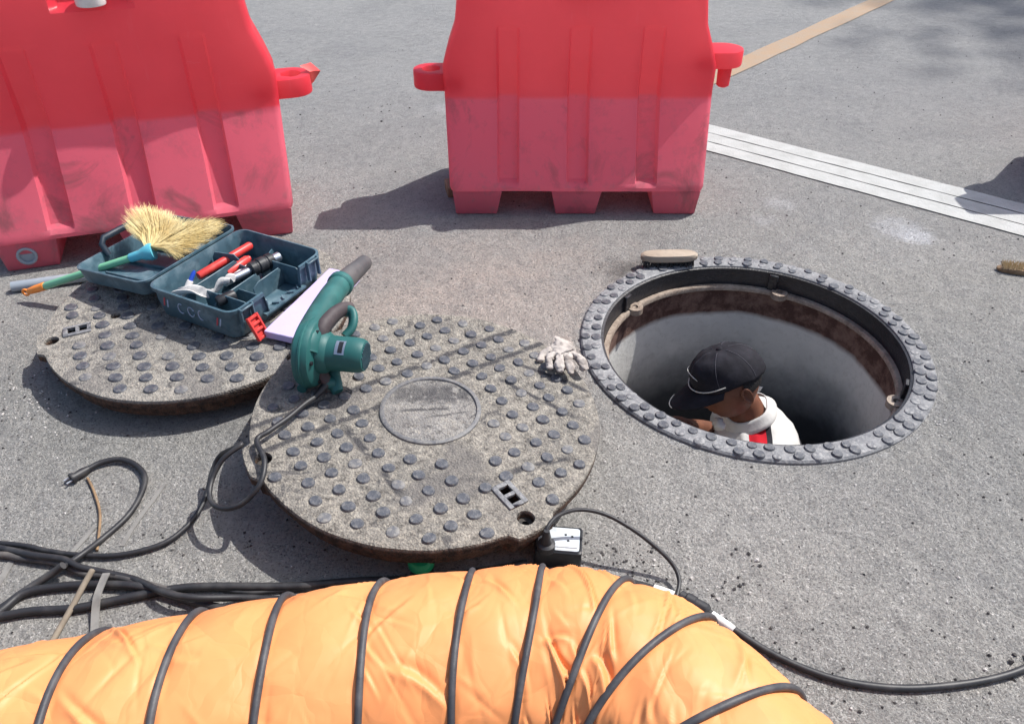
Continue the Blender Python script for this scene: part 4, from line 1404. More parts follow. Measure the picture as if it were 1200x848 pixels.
b.tube([Q - o0 + Vector((0, 0, z)) for z in (-0.006, -0.004, 0.012, 0.016, 0.032, 0.052)], [0.016, 0.019, 0.019, 0.012, 0.0095, 0.006], 16)
b.build('plug', 'rubber', cd, smooth=40)
ext = tube_thing('extension_cable', [(0.1615, 1.1079, 0.0080), (0.2313, 1.0902, 0.0080), (0.2905, 1.0692, 0.0100), (0.3468, 1.0382, 0.0120), (0.3933, 1.0095, 0.0120), (0.4337, 0.9731, 0.0100), (0.4922, 0.9231, 0.0080), (0.5620, 0.8813, 0.0080), (0.6341, 0.8567, 0.0080), (0.7253, 0.8464, 0.0080), (0.8229, 0.8533, 0.0080), (0.9095, 0.8690, 0.0080), (0.9868, 0.8957, 0.0080), (1.1626, 0.9765, 0.0080), (1.5214, 1.1813, 0.0080), (1.9470, 1.3889, 0.0080), (2.6835, 1.6392, 0.0080)],
                 0.0072, 'rubber', 'black extension cable with a coupling, sweeping off to the right past the duct end', 'cable')
o0 = Vector(ext.location)
b = MB()
k0, k1 = Vector((0.3405, 1.0456, 0.0160)) - o0, Vector((0.3944, 1.0080, 0.0140)) - o0
b.tube([k0 + (k1 - k0) * t for t in (0, .03, .2, .24, .5, .54, .9, 1)], [.010, .014, .014, .0165, .0165, .0145, .015, .010], 14)
b.build('coupling', 'rubber', ext, smooth=30)
for pa, pb in (((0.3992, 1.0041, 0.0110), (0.4362, 0.9692, 0.0100)), ((0.2923, 1.0692, 0.0100), (0.3314, 1.0507, 0.0120))):
    b = MB(); pa, pb = Vector(pa) - o0, Vector(pb) - o0
    b.tube([pa + (pb - pa) * t for t in (0, .4, .8, 1)], [.0088, .0092, .0088, .0080], 12)
    b.build('tape_wrap', 'white_plastic', ext, smooth=50)
gc = thing('green_cap', 'bright green round screw cap showing between the front cover and the duct', 'cap', (-0.1895, 1.1142, 0.0000))
b = MB()
b.lathe([(0.022, 0.0), (0.024, 0.004), (0.024, 0.03), (0.022, 0.034)], 24)
b.build('neck', 'box_black', gc, smooth=40)
b = MB()
pr = []
for k in range(1):
    pr = [(0.026, 0.030), (0.028, 0.033), (0.028, 0.050), (0.025, 0.056), (0.018, 0.058), (0.012, 0.057)]
b.lathe(pr, 40)
b.build('cap_top', 'green_cap', gc, smooth=40)

# ------------------------------------------------------------------ brushes, block
def scrub_brush(name, label, loc, az, L, W, H, wood, hair, up, taper=1.0):
    root = thing(name, label, 'brush', loc, (0, 0, R(az)))
    out = []
    for k in range(40):
        a = 2 * PI * k / 40
        c, s = math.cos(a), math.sin(a)
        x = math.copysign(abs(c) ** 0.55, c) * L / 2
        y = math.copysign(abs(s) ** 0.8, s) * W / 2
        out.append((x, y))
    z0, z1 = (0.022, H) if not up else (0.0, 0.016)
    b = MB()
    b.loft([[Vector((x * s, y * s, z)) for x, y in out] for s, z in ((0.95, z0), (1, z0 + 0.004), (1, z1 - 0.005), (0.93, z1))])
    b.build('brush_back', wood, root, smooth=40)
    b = MB()
    rs = random.Random(3)
    for i in range(int(L / 0.0085)):
        for j in range(5):
            x = -L / 2 * 0.9 + (i + 0.5) * 0.0085 * 0.9
            y = (j - 2) * W * 0.19
            if abs(x) > L * 0.46:
                continue
            for q in range(3):
                xx, yy = x + rs.uniform(-.002, .002), y + rs.uniform(-.002, .002)
                if up:
                    b.tube([(xx, yy, 0.014), (xx + rs.gauss(0, .002), yy + rs.gauss(0, .002), 0.014 + rs.uniform(.014, .02))], [.0011, .0007], 4, cap=False)
                else:
                    b.tube([(xx, yy, 0.025), (xx + rs.gauss(0, .003), yy + rs.gauss(0, .003), 0.0005)], [.0016, .0012], 4, cap=False)
    tag(b.build('bristles', hair, root), kind='stuff')
    return root


scrub_brush('scrub_brush', 'pale wooden scrubbing brush lying at the back rim of the open manhole', (0.522, 2.385, 0.010), 2, 0.190, 0.052, 0.044, 'wood', 'bristle_dark', False)
scrub_brush('hand_brush', 'brown wooden brush lying bristles up at the right edge of the road', (1.745, 2.335, 0.001), -14, 0.27, 0.045, 0.03, 'wood_dark', 'bristle_pale', True)
wb = MB(); wb.box((0, 0, 0.02), (0.05, 0.09, 0.04), rot(0, 0, 12))
wb = wb.build('wooden_block', 'wood_dark', None, bevel=0.003); wb.location = (-0.232, 2.96, 0.0)
tag(wb, 'small wooden block at the left foot of the barrier behind the manhole', 'block')

# ------------------------------------------------------------------ crumpled work glove
gl0 = on2w(0.137, 1.722, 0.0)
J = {}
def gp(x, y, z):
    return (x, y, z)
J['p0'] = (gp(0.000, 0.010, 0.026), (0.030, 0.018))
J['w1'] = (gp(-0.004, 0.045, 0.028), (0.026, 0.017))
J['c1'] = (gp(-0.006, 0.085, 0.034), (0.030, 0.013))
J['c2'] = (gp(-0.004, 0.105, 0.040), (0.024, 0.009))
J['p1'] = (gp(0.002, -0.015, 0.030), (0.030, 0.016))
fing = {'a': ((-0.026, -0.028, 0.034), (-0.030, -0.052, 0.036), (-0.024, -0.072, 0.020)), 'b': ((-0.008, -0.030, 0.036), (-0.006, -0.058, 0.036), (0.000, -0.082, 0.018)),
        'c': ((0.012, -0.030, 0.034), (0.018, -0.058, 0.032), (0.024, -0.084, 0.014)), 'd': ((0.030, -0.018, 0.028), (0.044, -0.042, 0.026), (0.052, -0.066, 0.013)), 't': ((-0.032, 0.010, 0.020), (-0.050, -0.008, 0.014), (-0.052, -0.034, 0.012))}
bones = [('p0', 'w1'), ('w1', 'c1'), ('c1', 'c2'), ('p0', 'p1')]
for k, (a, b1, c) in fing.items():
    rr = 0.0105 if k != 't' else 0.011
    J[k + '1'] = (a, (rr, rr)); J[k + '2'] = (b1, (rr, rr)); J[k + '3'] = (c, (rr * 0.9, rr * 0.9))
    bones += [('p0' if k == 't' else 'p1', k + '1'), (k + '1', k + '2'), (k + '2', k + '3')]
gm = skin_mesh('work_glove', J, bones, 3)
for v in gm.vertices:
    q = Vector(v.co)
    k = 0.0050 * mnoise.noise(q * 45) + 0.003 * mnoise.noise(q * 130 + Vector((5, 0, 0)))
    v.co = q + Vector(v.normal) * k
    v.co.z = max(v.co.z, 0.001)
go = link('work_glove', gm, 'glove')
go.location = gl0
go.rotation_euler = (R(-4), R(-4), R(-8))
go.scale = (1.15, 1.15, 0.85)
tag(go, 'dusty pale cotton work glove, crumpled at the edge of the front manhole cover', 'glove')

# ------------------------------------------------------------------ orange ventilation duct
DR = 0.172
axis = catmull([(-1.75, 0.36, DR), (-1.35, 0.47, DR), (-0.98, 0.56, DR), (-0.66, 0.632, DR), (-0.46, 0.683, DR), (-0.235, 0.732, DR), (0.0, 0.765, DR), (0.115, 0.758, DR), (0.210, 0.712, DR),
                (0.290, 0.622, DR), (0.358, 0.505, DR), (0.41, 0.37, DR), (0.45, 0.20, DR), (0.47, 0.02, DR), (0.48, -0.2, DR)], 40)
AX = np.array([tuple(p) for p in axis])
seg = np.linalg.norm(np.diff(AX, axis=0), axis=1)
S_ = np.concatenate([[0], np.cumsum(seg)])
NS, NT_ = 1100, 300
s = np.linspace(0, S_[-1], NS)
P = np.stack([np.interp(s, S_, AX[:, k]) for k in range(3)], 1)
T = np.gradient(P, axis=0); T /= np.linalg.norm(T, axis=1)[:, None]
ker = np.hanning(61); ker /= ker.sum()
for k in range(3):
    pad = np.pad(T[:, k], 30, mode='edge'); T[:, k] = np.convolve(pad, ker, 'valid')
T /= np.linalg.norm(T, axis=1)[:, None]
UP = np.array([0.0, 0.0, 1.0])
SD = np.cross(T, UP); SD /= np.linalg.norm(SD, axis=1)[:, None]     # right-hand side seen along the axis
ring_at = [(-1.62, .35), (-1.46, .40), (-1.30, .455), (-1.14, .50), (-0.98, .55), (-0.825, .60), (-0.66, .65), (-0.515, .69), (-0.378, .722), (-0.232, .752), (-0.092, .777), (0.018, .784), (0.12, .777), (0.212, .735),
           (0.303, .64), (0.375, .505), (0.44, .345), (0.468, .20), (0.485, .06), (0.497, -0.1)]
rs_ = []
for x, y in ring_at:
    rs_.append(s[np.argmin((P[:, 0] - x) ** 2 + (P[:, 1] - y) ** 2)])
rs_ = np.array(sorted(rs_))
th = np.linspace(0, 2 * PI, NT_, endpoint=False)                     # 0 = right side, pi/2 = top
SS, TH = np.meshgrid(s, th, indexing='ij')
LEAN = 0.034
SW = SS + LEAN * np.cos(TH)
rs_ = rs_ + 0.012
idx = np.searchsorted(rs_, SW) - 1
lo = np.where(idx >= 0, rs_[np.clip(idx, 0, len(rs_) - 1)], s[0] - 0.12)
hi = np.where(idx + 1 < len(rs_), rs_[np.clip(idx + 1, 0, len(rs_) - 1)], s[-1] + 0.12)
fr = np.clip((SW - lo) / (hi - lo), 0, 1)
belly = np.sin(PI * fr)
curv = np.gradient(np.unwrap(np.arctan2(T[:, 1], T[:, 0])), s)        # turning of the axis
cv = np.abs(curv)
rad = np.full((NS, NT_), DR)
rad += 0.007 * belly ** 0.8
# the inside of the bend is slack: the fabric falls in pleats there
inner = np.cos(TH - 0.0) * np.sign(-curv)[:, None]                   # >0 on the inside of the turn
slack = np.clip(inner, 0, 1) * np.clip(cv / 4.0, 0, 1)[:, None]
rad -= slack * 0.014 * belly
rng2 = np.random.default_rng(21)
for i in range(len(rs_) - 1):
    a, b_ = rs_[i], rs_[i + 1]
    m = (SW >= a - 0.001) & (SW <= b_ + 0.001)
    if not m.any():
        continue
    ss, tt = SW[m], TH[m]
    w = np.clip(np.minimum(ss - a, b_ - ss) / 0.010, 0, 1)
    cmid = min(1.0, float(np.interp((a + b_) / 2, s, cv)) / 4)
    f = (ss - a) / (b_ - a)
    acc = np.zeros_like(ss)
    # long diagonal tension folds: a crisp crest beside a shallow valley
    for q in range(26 + int(16 * cmid)):
        t0 = rng2.uniform(0, 2 * PI)
        lean = rng2.choice([-1, 1], p=[0.8, 0.2]) * rng2.uniform(0.2, 1.3)
        amp = rng2.choice([0.002, 0.004, 0.007, 0.011], p=[0.35, 0.3, 0.22, 0.13]) * (1 + 0.9 * cmid)
        wid = rng2.uniform(0.016, 0.048)
        s0 = rng2.uniform(-0.3, 0.75); ln = rng2.uniform(0.3, 0.95)
        d = (tt - t0 - lean * f + rng2.uniform(-.15, .15) * np.sin(f * 4 + q) + PI) % (2 * PI) - PI
        env = np.clip((f - s0) / 0.3, 0, 1) * np.clip((s0 + ln - f) / 0.3, 0, 1)
        x_ = d / wid
        acc += amp * env * (np.exp(-np.abs(x_) ** 1.15) - 0.75 * np.exp(-((x_ - 1.5) / 1.1) ** 2))
    # fine crumpling
    for q in range(34):
        t0 = rng2.uniform(0, 2 * PI); f0 = rng2.uniform(0.05, 0.95)
        an = rng2.uniform(-1.2, 1.2)
        u_ = ((tt - t0 + PI) % (2 * PI) - PI) * DR; v_ = (f - f0) * (b_ - a)
        al = u_ * np.cos(an) + v_ * np.sin(an); ac = -u_ * np.sin(an) + v_ * np.cos(an)
        acc += rng2.uniform(0.0008, 0.0028) * rng2.choice([-1, 1]) * np.exp(-np.abs(ac / rng2.uniform(.003, .007)) ** 1.3) * np.exp(-(al / rng2.uniform(.02, .05)) ** 2)
    k = rng2.integers(8, 13)
    acc += 0.0034 * np.sin(tt * k + rng2.uniform(0, 6)) * np.exp(-((ss - a) / 0.028))
    acc += 0.0034 * np.sin(tt * (k + 2) + rng2.uniform(0, 6)) * np.exp(-((b_ - ss) / 0.028))
    acc = 0.0085 * np.tanh(acc / 0.0085)
    rad[m] += acc * w
# pleats on the slack side
rad += slack * 0.005 * np.sin(TH * 13 + 20 * SS) * belly
ct, st = np.cos(TH), np.sin(TH)
flat_ = np.where(st < -0.9, (0.9 + st) * -0.05, 0.0)                 # weight on the road flattens the underside
X = P[:, None, :] + SD[:, None, :] * (ct * rad * 1.01)[..., None] + UP * ((st * rad * 0.985) + flat_ * 0.3)[..., None]
X[..., 2] = np.maximum(X[..., 2], 0.004)
duct = thing('ventilation_duct', 'fat orange fabric ventilation duct with black rings, lying across the foreground', 'ventilation duct', (-0.4, 0.6, 0.0))
O = np.array([-0.4, 0.6, 0.0])
V = (X - O).reshape(-1, 3)
ii = np.arange(NS - 1)[:, None] * NT_ + np.arange(NT_)[None]
jj = np.arange(NS - 1)[:, None] * NT_ + (np.arange(NT_)[None] + 1) % NT_
F_ = np.stack([ii, jj, jj + NT_, ii + NT_], -1).reshape(-1, 4)
me = bpy.data.meshes.new('fabric')
me.from_pydata(V.tolist(), [], F_.tolist())
for p in me.polygons:
    p.use_smooth = True
link('fabric', me, 'fabric', duct)
for q, sr in enumerate(rs_):
    pc_ = np.array([np.interp(sr, s, P[:, k]) for k in range(3)])
    k = int(np.argmin(np.abs(s - sr)))
    lean = 0.10 * math.sin(q * 2.1)
    sd, tg = SD[k], T[k]
    pts = []
    for j in range(73):
        a = 2 * PI * j / 72
        rr = DR + 0.0045 + 0.001 * math.sin(3 * a + q)
        p = pc_ + sd * (math.cos(a) * rr * 1.01) + UP * (math.sin(a) * rr * 0.985) + tg * (-LEAN * math.cos(a) + 0.003 * math.sin(3 * a + q * 2))
        p[2] = max(p[2], 0.008)
        pts.append(p - O)
    b = MB()
    b.tube([Vector(p) for p in pts], 0.0064, 10, cap=False, flat=0.9)
    r_o = b.build('ring', 'duct_ring', duct, smooth=60)

# ------------------------------------------------------------------ the man in the manhole
PB = Vector((0.93, 1.90, -SHAFT_D))
man = thing('person', 'worker in black cap and white, red and black shirt, head down inside the manhole', 'person', PB)
Hc = Vector((0.644, 1.905, -0.114))
fwd = Vector((-0.90, -0.24, -0.36)).normalized()
hup = Vector((-0.34, 0.12, 0.92)); hup = (hup - fwd * hup.dot(fwd)).normalized()
hl = hup.cross(fwd).normalized()
HM = Matrix((fwd, hl, hup)).transposed()          # head frame: x forward, y left, z up


def hw_(x, y, z):
    return Hc + HM @ Vector((x, y, z))


W = lambda x, y, z: tuple(Vector((x, y, z)) - PB)
nb = Vector((0.722, 1.935, -0.238)); sh_l = Vector((0.738, 1.765, -0.368)); sh_r = Vector((0.765, 2.085, -0.355))
spine = {'pelvis': (0.830, 1.90, -0.80), 'waist': (0.822, 1.905, -0.64), 'chest': (0.794, 1.92, -0.465), 'upper': (0.752, 1.930, -0.338)}
arms = {'l': (sh_l, Vector((0.610, 1.715, -0.570)), Vector((0.475, 1.850, -0.440))), 'r': (sh_r, Vector((0.725, 2.120, -0.520)), Vector((0.560, 1.925, -0.300)))}
legs = {'l': ((0.935, 1.80, -0.86), (0.86, 1.79, -1.16), (0.91, 1.78, -1.44)), 'r': ((0.935, 2.00, -0.86), (0.87, 2.03, -1.16), (0.92, 2.04, -1.44))}
J = {'pelvis': (W(*spine['pelvis']), (0.105, 0.145)), 'waist': (W(*spine['waist']), (0.085, 0.115)), 'chest': (W(*spine['chest']), (0.085, 0.120)), 'upper': (W(*spine['upper']), (0.062, 0.085)),
     'neck': (tuple(nb - PB), (0.055, 0.056)), 'skull': (tuple(Hc + HM @ Vector((-0.025, 0, -0.045)) - PB), (0.052, 0.052))}
B_ = [('pelvis', 'waist'), ('waist', 'chest'), ('chest', 'upper'), ('upper', 'neck'), ('neck', 'skull')]
for k, (a, e, h) in arms.items():
    J[k + 'sh'] = (tuple(a - PB), (0.048, 0.048)); J[k + 'el'] = (tuple(e - PB), (0.040, 0.040)); J[k + 'fa'] = (tuple(e + (h - e) * 0.4 - PB), (0.041, 0.041)); J[k + 'wr'] = (tuple(h - PB), (0.026, 0.022))
    hd_ = (h - e).normalized()
    sdv = hd_.cross(Vector((0, 0, 1))).normalized() * (1 if k == 'l' else -1)
    upv = sdv.cross(hd_) * (1 if k == 'l' else -1)
    pm_ = h + hd_ * 0.055
    J[k + 'pa'] = (tuple(pm_ - PB), (0.034, 0.016))
    B_ += [('upper', k + 'sh'), (k + 'sh', k + 'el'), (k + 'el', k + 'fa'), (k + 'fa', k + 'wr'), (k + 'wr', k + 'pa')]
    for f, (off, ln) in enumerate(((-0.030, 0.062), (-0.010, 0.074), (0.010, 0.070), (0.029, 0.055))):
        r0 = pm_ + hd_ * 0.032 + sdv * off
        r1 = r0 + hd_ * ln * 0.55 - upv * 0.012
        r2 = r1 + hd_ * ln * 0.25 - upv * 0.030
        for n__, pt, rr in (('0', r0, .0095), ('1', r1, .009), ('2', r2, .0075)):
            J['%sf%d%s' % (k, f, n__)] = (tuple(pt - PB), (rr, rr))
        B_ += [(k + 'pa', '%sf%d0' % (k, f)), ('%sf%d0' % (k, f), '%sf%d1' % (k, f)), ('%sf%d1' % (k, f), '%sf%d2' % (k, f))]
    r0 = h + hd_ * 0.030 - sdv * 0.030; r1 = r0 + hd_ * 0.035 - sdv * 0.012 - upv * 0.015
    J[k + 't0'] = (tuple(r0 - PB), (.011, .011)); J[k + 't1'] = (tuple(r1 - PB), (.009, .009))
    B_ += [(k + 'wr', k + 't0'), (k + 't0', k + 't1')]
for k, (a, e, h) in legs.items():
    J[k + 'hip'] = (W(*a), (0.088, 0.088)); J[k + 'kn'] = (W(*e), (0.060, 0.060)); J[k + 'an'] = (W(*h), (0.042, 0.042)); J[k + 'to'] = (W(h[0] - 0.16, h[1], -SHAFT_D + 0.035), (0.030, 0.042))
    B_ += [('pelvis', k + 'hip'), (k + 'hip', k + 'kn'), (k + 'kn', k + 'an'), (k + 'an', k + 'to')]
bm_body = skin_mesh('body', J, B_, 2)

# head: one sculpted surface joined into the body mesh
NU, NV = 64, 48


def gauss(v, c, w):
    return math.exp(-((v - c) / w) ** 2)


hv = []
for i in range(1, NV):
    ph = PI * i / NV                                # 0 = crown
    row = []
    for j in range(NU):
        az = 2 * PI * j / NU                        # 0 = forward
        d = Vector((math.sin(ph) * math.cos(az), math.sin(ph) * math.sin(az), math.cos(ph)))
        x, y, z = 0.098 * d.x, 0.077 * d.y, 0.115 * d.z
        if d.z < 0:                                 # jaw narrows, chin comes forward
            x *= 1 + 0.05 * d.z if d.x > 0 else 1 + 0.35 * d.z
            y *= 1 + 0.28 * d.z
        fr_ = max(0.0, d.x)
        if d.x > 0:
            x -= 0.010 * fr_ ** 2
            x += 0.024 * gauss(y, 0, 0.013) * gauss(z, -0.020, 0.022) * fr_            # nose
            x += 0.012 * gauss(y, 0, 0.010) * gauss(z, -0.030, 0.010) * fr_
            x -= 0.011 * (gauss(y, 0.031, 0.014) + gauss(y, -0.031, 0.014)) * gauss(z, 0.008, 0.013) * fr_   # eye sockets
            x += 0.006 * gauss(z, 0.030, 0.011) * gauss(abs(y), 0.03, 0.03) * fr_       # brow
            x += 0.007 * gauss(y, 0, 0.024) * (gauss(z, -0.056, 0.006) + gauss(z, -0.069, 0.007)) * fr_      # lips
            x += 0.012 * gauss(y, 0, 0.026) * gauss(z, -0.097, 0.016) * fr_             # chin
        row.append(hw_(x, y, z) - PB)
    hv.append(row)
hb = MB()
hb.loft(hv)
for sgn in (1, -1):                                 # ears
    loops = []
    for (t, w, h) in ((0.0, 0.009, 0.020), (0.007, 0.013, 0.027), (0.013, 0.0155, 0.030), (0.0155, 0.0135, 0.028), (0.0135, 0.010, 0.023), (0.008, 0.006, 0.016)):
        loops.append([hw_(-0.012 + w * math.cos(a) - t * 0.5 + 0.003 * math.sin(a), sgn * (0.070 + t), -0.012 + h * math.sin(a)) - PB for a in [2 * PI * k / 20 for k in range(20)]])
    hb.loft(loops)
bmx = bmesh.new()
bmx.from_mesh(bm_body)
tmp = hb.mesh('tmp', smooth=0)
bmx.from_mesh(tmp)
bmesh.ops.recalc_face_normals(bmx, faces=bmx.faces)
bmx.to_mesh(bm_body); bmx.free()
bpy.data.meshes.remove(tmp)
for p in bm_body.polygons:
    p.use_smooth = True
link('body', bm_body, 'skin', man)
for sgn in (1, -1):
    b = MB(); b.ball(hw_(0.074, sgn * 0.030, 0.008) - PB, 0.0125, 8); b.build('eye', 'white_plastic', man, smooth=60)

# short hair under the cap
hh = []
for i in range(8, 27):
    ph = PI * i / NV
    row = []
    for j in range(33):
        az = R(100) + (2 * PI - R(200)) * j / 32
        d = Vector((math.sin(ph) * math.cos(az), math.sin(ph) * math.sin(az), math.cos(ph)))
        x, y, z = 0.102 * d.x, 0.080 * d.y, 0.119 * d.z
        if d.z < 0:
            x *= 1 + 0.35 * d.z * (d.x < 0); y *= 1 + 0.28 * d.z
        row.append(hw_(x, y, z) - PB)
    hh.append(row)
b = MB(); b.loft(hh, cap=False, close=False); b.build('hair', 'hair', man, smooth=60)

# baseball cap
CL_ = []
NCAP = 72
for i in range(0, 19):
    t = i / 18
    ph = PI / 2 * (1 - t)
    row = []
    for j in range(NCAP):
        az = 2 * PI * j / NCAP
        r = math.sin(ph) ** 0.82 if ph > 0 else 0.0
        front = max(0.0, math.cos(az))
        x = 0.107 * r * math.cos(az) - 0.006 + 0.006 * front * math.sin(2 * ph)
        y = 0.086 * r * math.sin(az)
        z = 0.034 + 0.086 * math.cos(ph) ** 0.92 + 0.008 * front * math.sin(ph * 2) - 0.020 * max(0, -math.cos(az)) * (1 - t)
        seam = abs(math.sin(3 * az))
        k = 1 - 0.020 * math.exp(-(seam / 0.14) ** 2) * math.sin(ph) + 0.020 * mnoise.noise(Vector((x * 26, y * 26, z * 26)))
        row.append(hw_(x * k, y * k, z + 0.004 * mnoise.noise(Vector((x * 40, y * 40, 4)))) - PB)
    CL_.append(row)
b = MB(); b.loft(CL_[:-1], cap=False)
top = CL_[-2]
b.add(top, [tuple(range(len(top)))])
cap_o = b.build('cap', 'cloth_black', man, smooth=50)
sm_ = cap_o.modifiers.new('thickness', 'SOLIDIFY'); sm_.thickness = 0.003; sm_.offset = 1
for k in range(6):
    az = PI / 6 + k * PI / 3 if False else k * PI / 3
    j = int(round(az / (2 * PI) * NCAP)) % NCAP
    b = MB(); b.tube([CL_[i][j] + (CL_[i][j] - (hw_(-0.006, 0, 0.02) - PB)).normalized() * 0.0032 for i in range(1, 17)], 0.0013, 5)
    b.build('cap_seam', 'cap_thread', cap_o, smooth=60)
b = MB(); b.ball(hw_(-0.006, 0, 0.123) - PB, (0.009, 0.009, 0.005), 8, HM); b.build('button', 'cloth_black', cap_o)
# brim
br = []
for i in range(9):
    u = i / 8
    row = []
    for j in range(25):
        a = R(-68) + R(136) * j / 24
        x0, y0 = 0.104 * math.cos(a), 0.084 * math.sin(a)
        ext = 0.082 * max(0.0, math.cos(a * 1.30)) ** 0.55
        x = x0 + ext * u
        y = y0 * (1 + 0.06 * u)
        z = 0.036 - 0.022 * u * math.cos(a) - 0.20 * abs(y) ** 1.0 * 0.10 - 2.0 * y * y * (0.3 + 0.7 * u)
        row.append(hw_(x, y, z) - PB)
    br.append(row)
b = MB(); b.loft(br, cap=False, close=False)
brim = b.build('cap_brim', 'cloth_black', cap_o, smooth=60)
sm_ = brim.modifiers.new('thickness', 'SOLIDIFY'); sm_.thickness = 0.0035
b = MB()
b.tube([br[8][j] + HM @ Vector((0.001, 0, 0.001)) for j in range(6, 24)][0:8], 0.0016, 6)
b.build('brim_piping', 'piping', brim)
b = MB()
pp_ = []
for j in range(17):
    a = R(-72) + R(144) * j / 16
    pp_.append(hw_(0.112 * math.cos(a), 0.092 * math.sin(a), 0.044 - 1.2 * (0.09 * math.sin(a)) ** 2 + 0.020 * (abs(math.sin(a)) ** 3)) - PB)
b.tube(pp_, 0.0016, 6)
arc = []
for j in range(13):
    a = R(-62) + R(100) * j / 12
    arc.append(hw_(0.104 * math.cos(a) - 0.004, 0.0835 * math.sin(a), 0.050 + 0.050 * math.sin((j / 12) * PI * 0.9) * (1 - 0.25 * j / 12)) - PB)
b.tube(arc, 0.0012, 6)
b.build('cap_piping', 'piping', cap_o)
b = MB()
b.tube([hw_(-0.045, -0.0855, 0.006) - PB, hw_(-0.020, -0.090, 0.014) - PB, hw_(0.004, -0.091, 0.018) - PB], 0.0052, 8, flat=0.5)
b.build('cap_strap', 'piping', cap_o)
# mask pulled down under the chin
b = MB()
loops = []
for i in range(9):
    t = i / 8
    r = 0.021 * math.sin(PI * (0.12 + 0.80 * t)) ** 0.7
    loops.append([hw_(0.058 + 0.030 * t + 0.004 * math.sin(3 * a), 0.012 + 0.024 * math.cos(a) * r / 0.021 * (1 + 0.15 * math.sin(3 * a + t * 4)), -0.112 + r * math.sin(a)) - PB for a in [2 * PI * k / 18 for k in range(18)]])
b.loft(loops)
b.build('face_mask', 'cloth_white', man, smooth=60)

# shirt: same skeleton, a little larger, coloured panels by where they sit
J2 = {'pelvis': (W(*spine['pelvis']), (0.120, 0.160)), 'waist': (W(*spine['waist']), (0.120, 0.155)), 'chest': (W(*spine['chest']), (0.132, 0.178)), 'upper': (W(*spine['upper']), (0.112, 0.150)),
      'neck': (tuple(Vector((0.732, 1.932, -0.250)) - PB), (0.078, 0.078))}
B2 = [('pelvis', 'waist'), ('waist', 'chest'), ('chest', 'upper'), ('upper', 'neck')]
for k, (a, e, h) in arms.items():
    J2[k + 'sh'] = (tuple(a - PB), (0.084, 0.084)); J2[k + 'mid'] = (tuple(a + (e - a) * 0.45 - PB), (0.076, 0.076)); J2[k + 'sl'] = (tuple(a + (e - a) * 0.82 - PB), (0.068, 0.068))
    B2 += [('upper', k + 'sh'), (k + 'sh', k + 'mid'), (k + 'mid', k + 'sl')]
sm2 = skin_mesh('shirt', J2, B2, 4)
for v in sm2.vertices:
    q = Vector(v.co)
    v.co = q + Vector(v.normal) * (0.012 * mnoise.noise(q * 13) + 0.012 * (0.4 - abs(mnoise.noise(Vector((q.x * 22, q.y * 14, q.z * 22)) + Vector((4, 0, 0))))))
shirt = link('shirt', sm2, ['cloth_white', 'cloth_red', 'cloth_black'], man)
# seams are cut into the cloth, so the coloured panels end on clean lines
bmx = bmesh.new(); bmx.from_mesh(sm2)
pn = Vector((0.85, -0.25, 0.45))
def seam(c):                                         # plane where the panel measure equals c
    return sh_l - PB + Vector((0, -(0.163 - 0.16) * 0 , 0)) + pn * (c / pn.length_squared)
for c in (0.004, 0.050, 0.064):
    bmesh.ops.bisect_plane(bmx, geom=bmx.verts[:] + bmx.edges[:] + bmx.faces[:], plane_co=seam(c), plane_no=pn)
bmesh.ops.bisect_plane(bmx, geom=bmx.verts[:] + bmx.edges[:] + bmx.faces[:], plane_co=Vector((0, 1.928 - 0.062, 0)) - Vector((0, PB.y, 0)), plane_no=(0.25, 1, 0))
for f in bmx.faces:
    q = f.calc_center_median()
    e = (q - (sh_l - PB)).dot(pn)
    side_ = (q - Vector((0, 1.928 - 0.062 - PB.y, 0))).dot(Vector((0.25, 1, 0)))
    if side_ < 0:
        f.material_index = 0 if e < 0.004 else (1 if e < 0.050 else (2 if e < 0.064 else 0))
bmx.to_mesh(sm2); bmx.free()
for p in sm2.polygons:
    p.use_smooth = True
b = MB()
cr = []
for i in range(5):
    t = i / 4
    row = []
    for j in range(36):
        a = 2 * PI * j / 36
        c0 = nb + Vector((0.014, 0, -0.026)) + Vector((-0.014, 0, 0.032)) * t
        ax_ = Vector((0.62, 0.10, 0.0)); 
        ux = Vector((0.90, 0.10, 0.42)).normalized(); uy = Vector((-0.1, 1.0, 0.0)).normalized()
        r = 0.085 - 0.021 * t ** 0.7 + 0.002 * math.sin(5 * a)
        row.append(c0 + ux * (r * 1.05 * math.cos(a)) + uy * (r * math.sin(a)) - PB)
    cr.append(row)
b.loft(cr, cap=False)
col_o = b.build('collar', 'cloth_white', shirt, smooth=60)
sm_ = col_o.modifiers.new('thickness', 'SOLIDIFY'); sm_.thickness = 0.004
J3 = {'pelvis': (W(*spine['pelvis']), (0.118, 0.158)), 'waist': (W(0.945, 1.902, -0.70), (0.112, 0.150))}
B3 = [('pelvis', 'waist')]
for k, (a, e, h) in legs.items():
    J3[k + 'hip'] = (W(*a), (0.100, 0.100)); J3[k + 'kn'] = (W(*e), (0.078, 0.078)); J3[k + 'an'] = (W(h[0], h[1], h[2] + 0.04), (0.064, 0.064))
    B3 += [('pelvis', k + 'hip'), (k + 'hip', k + 'kn'), (k + 'kn', k + 'an')]
link('trousers', skin_mesh('trousers', J3, B3, 2), 'trousers', man)
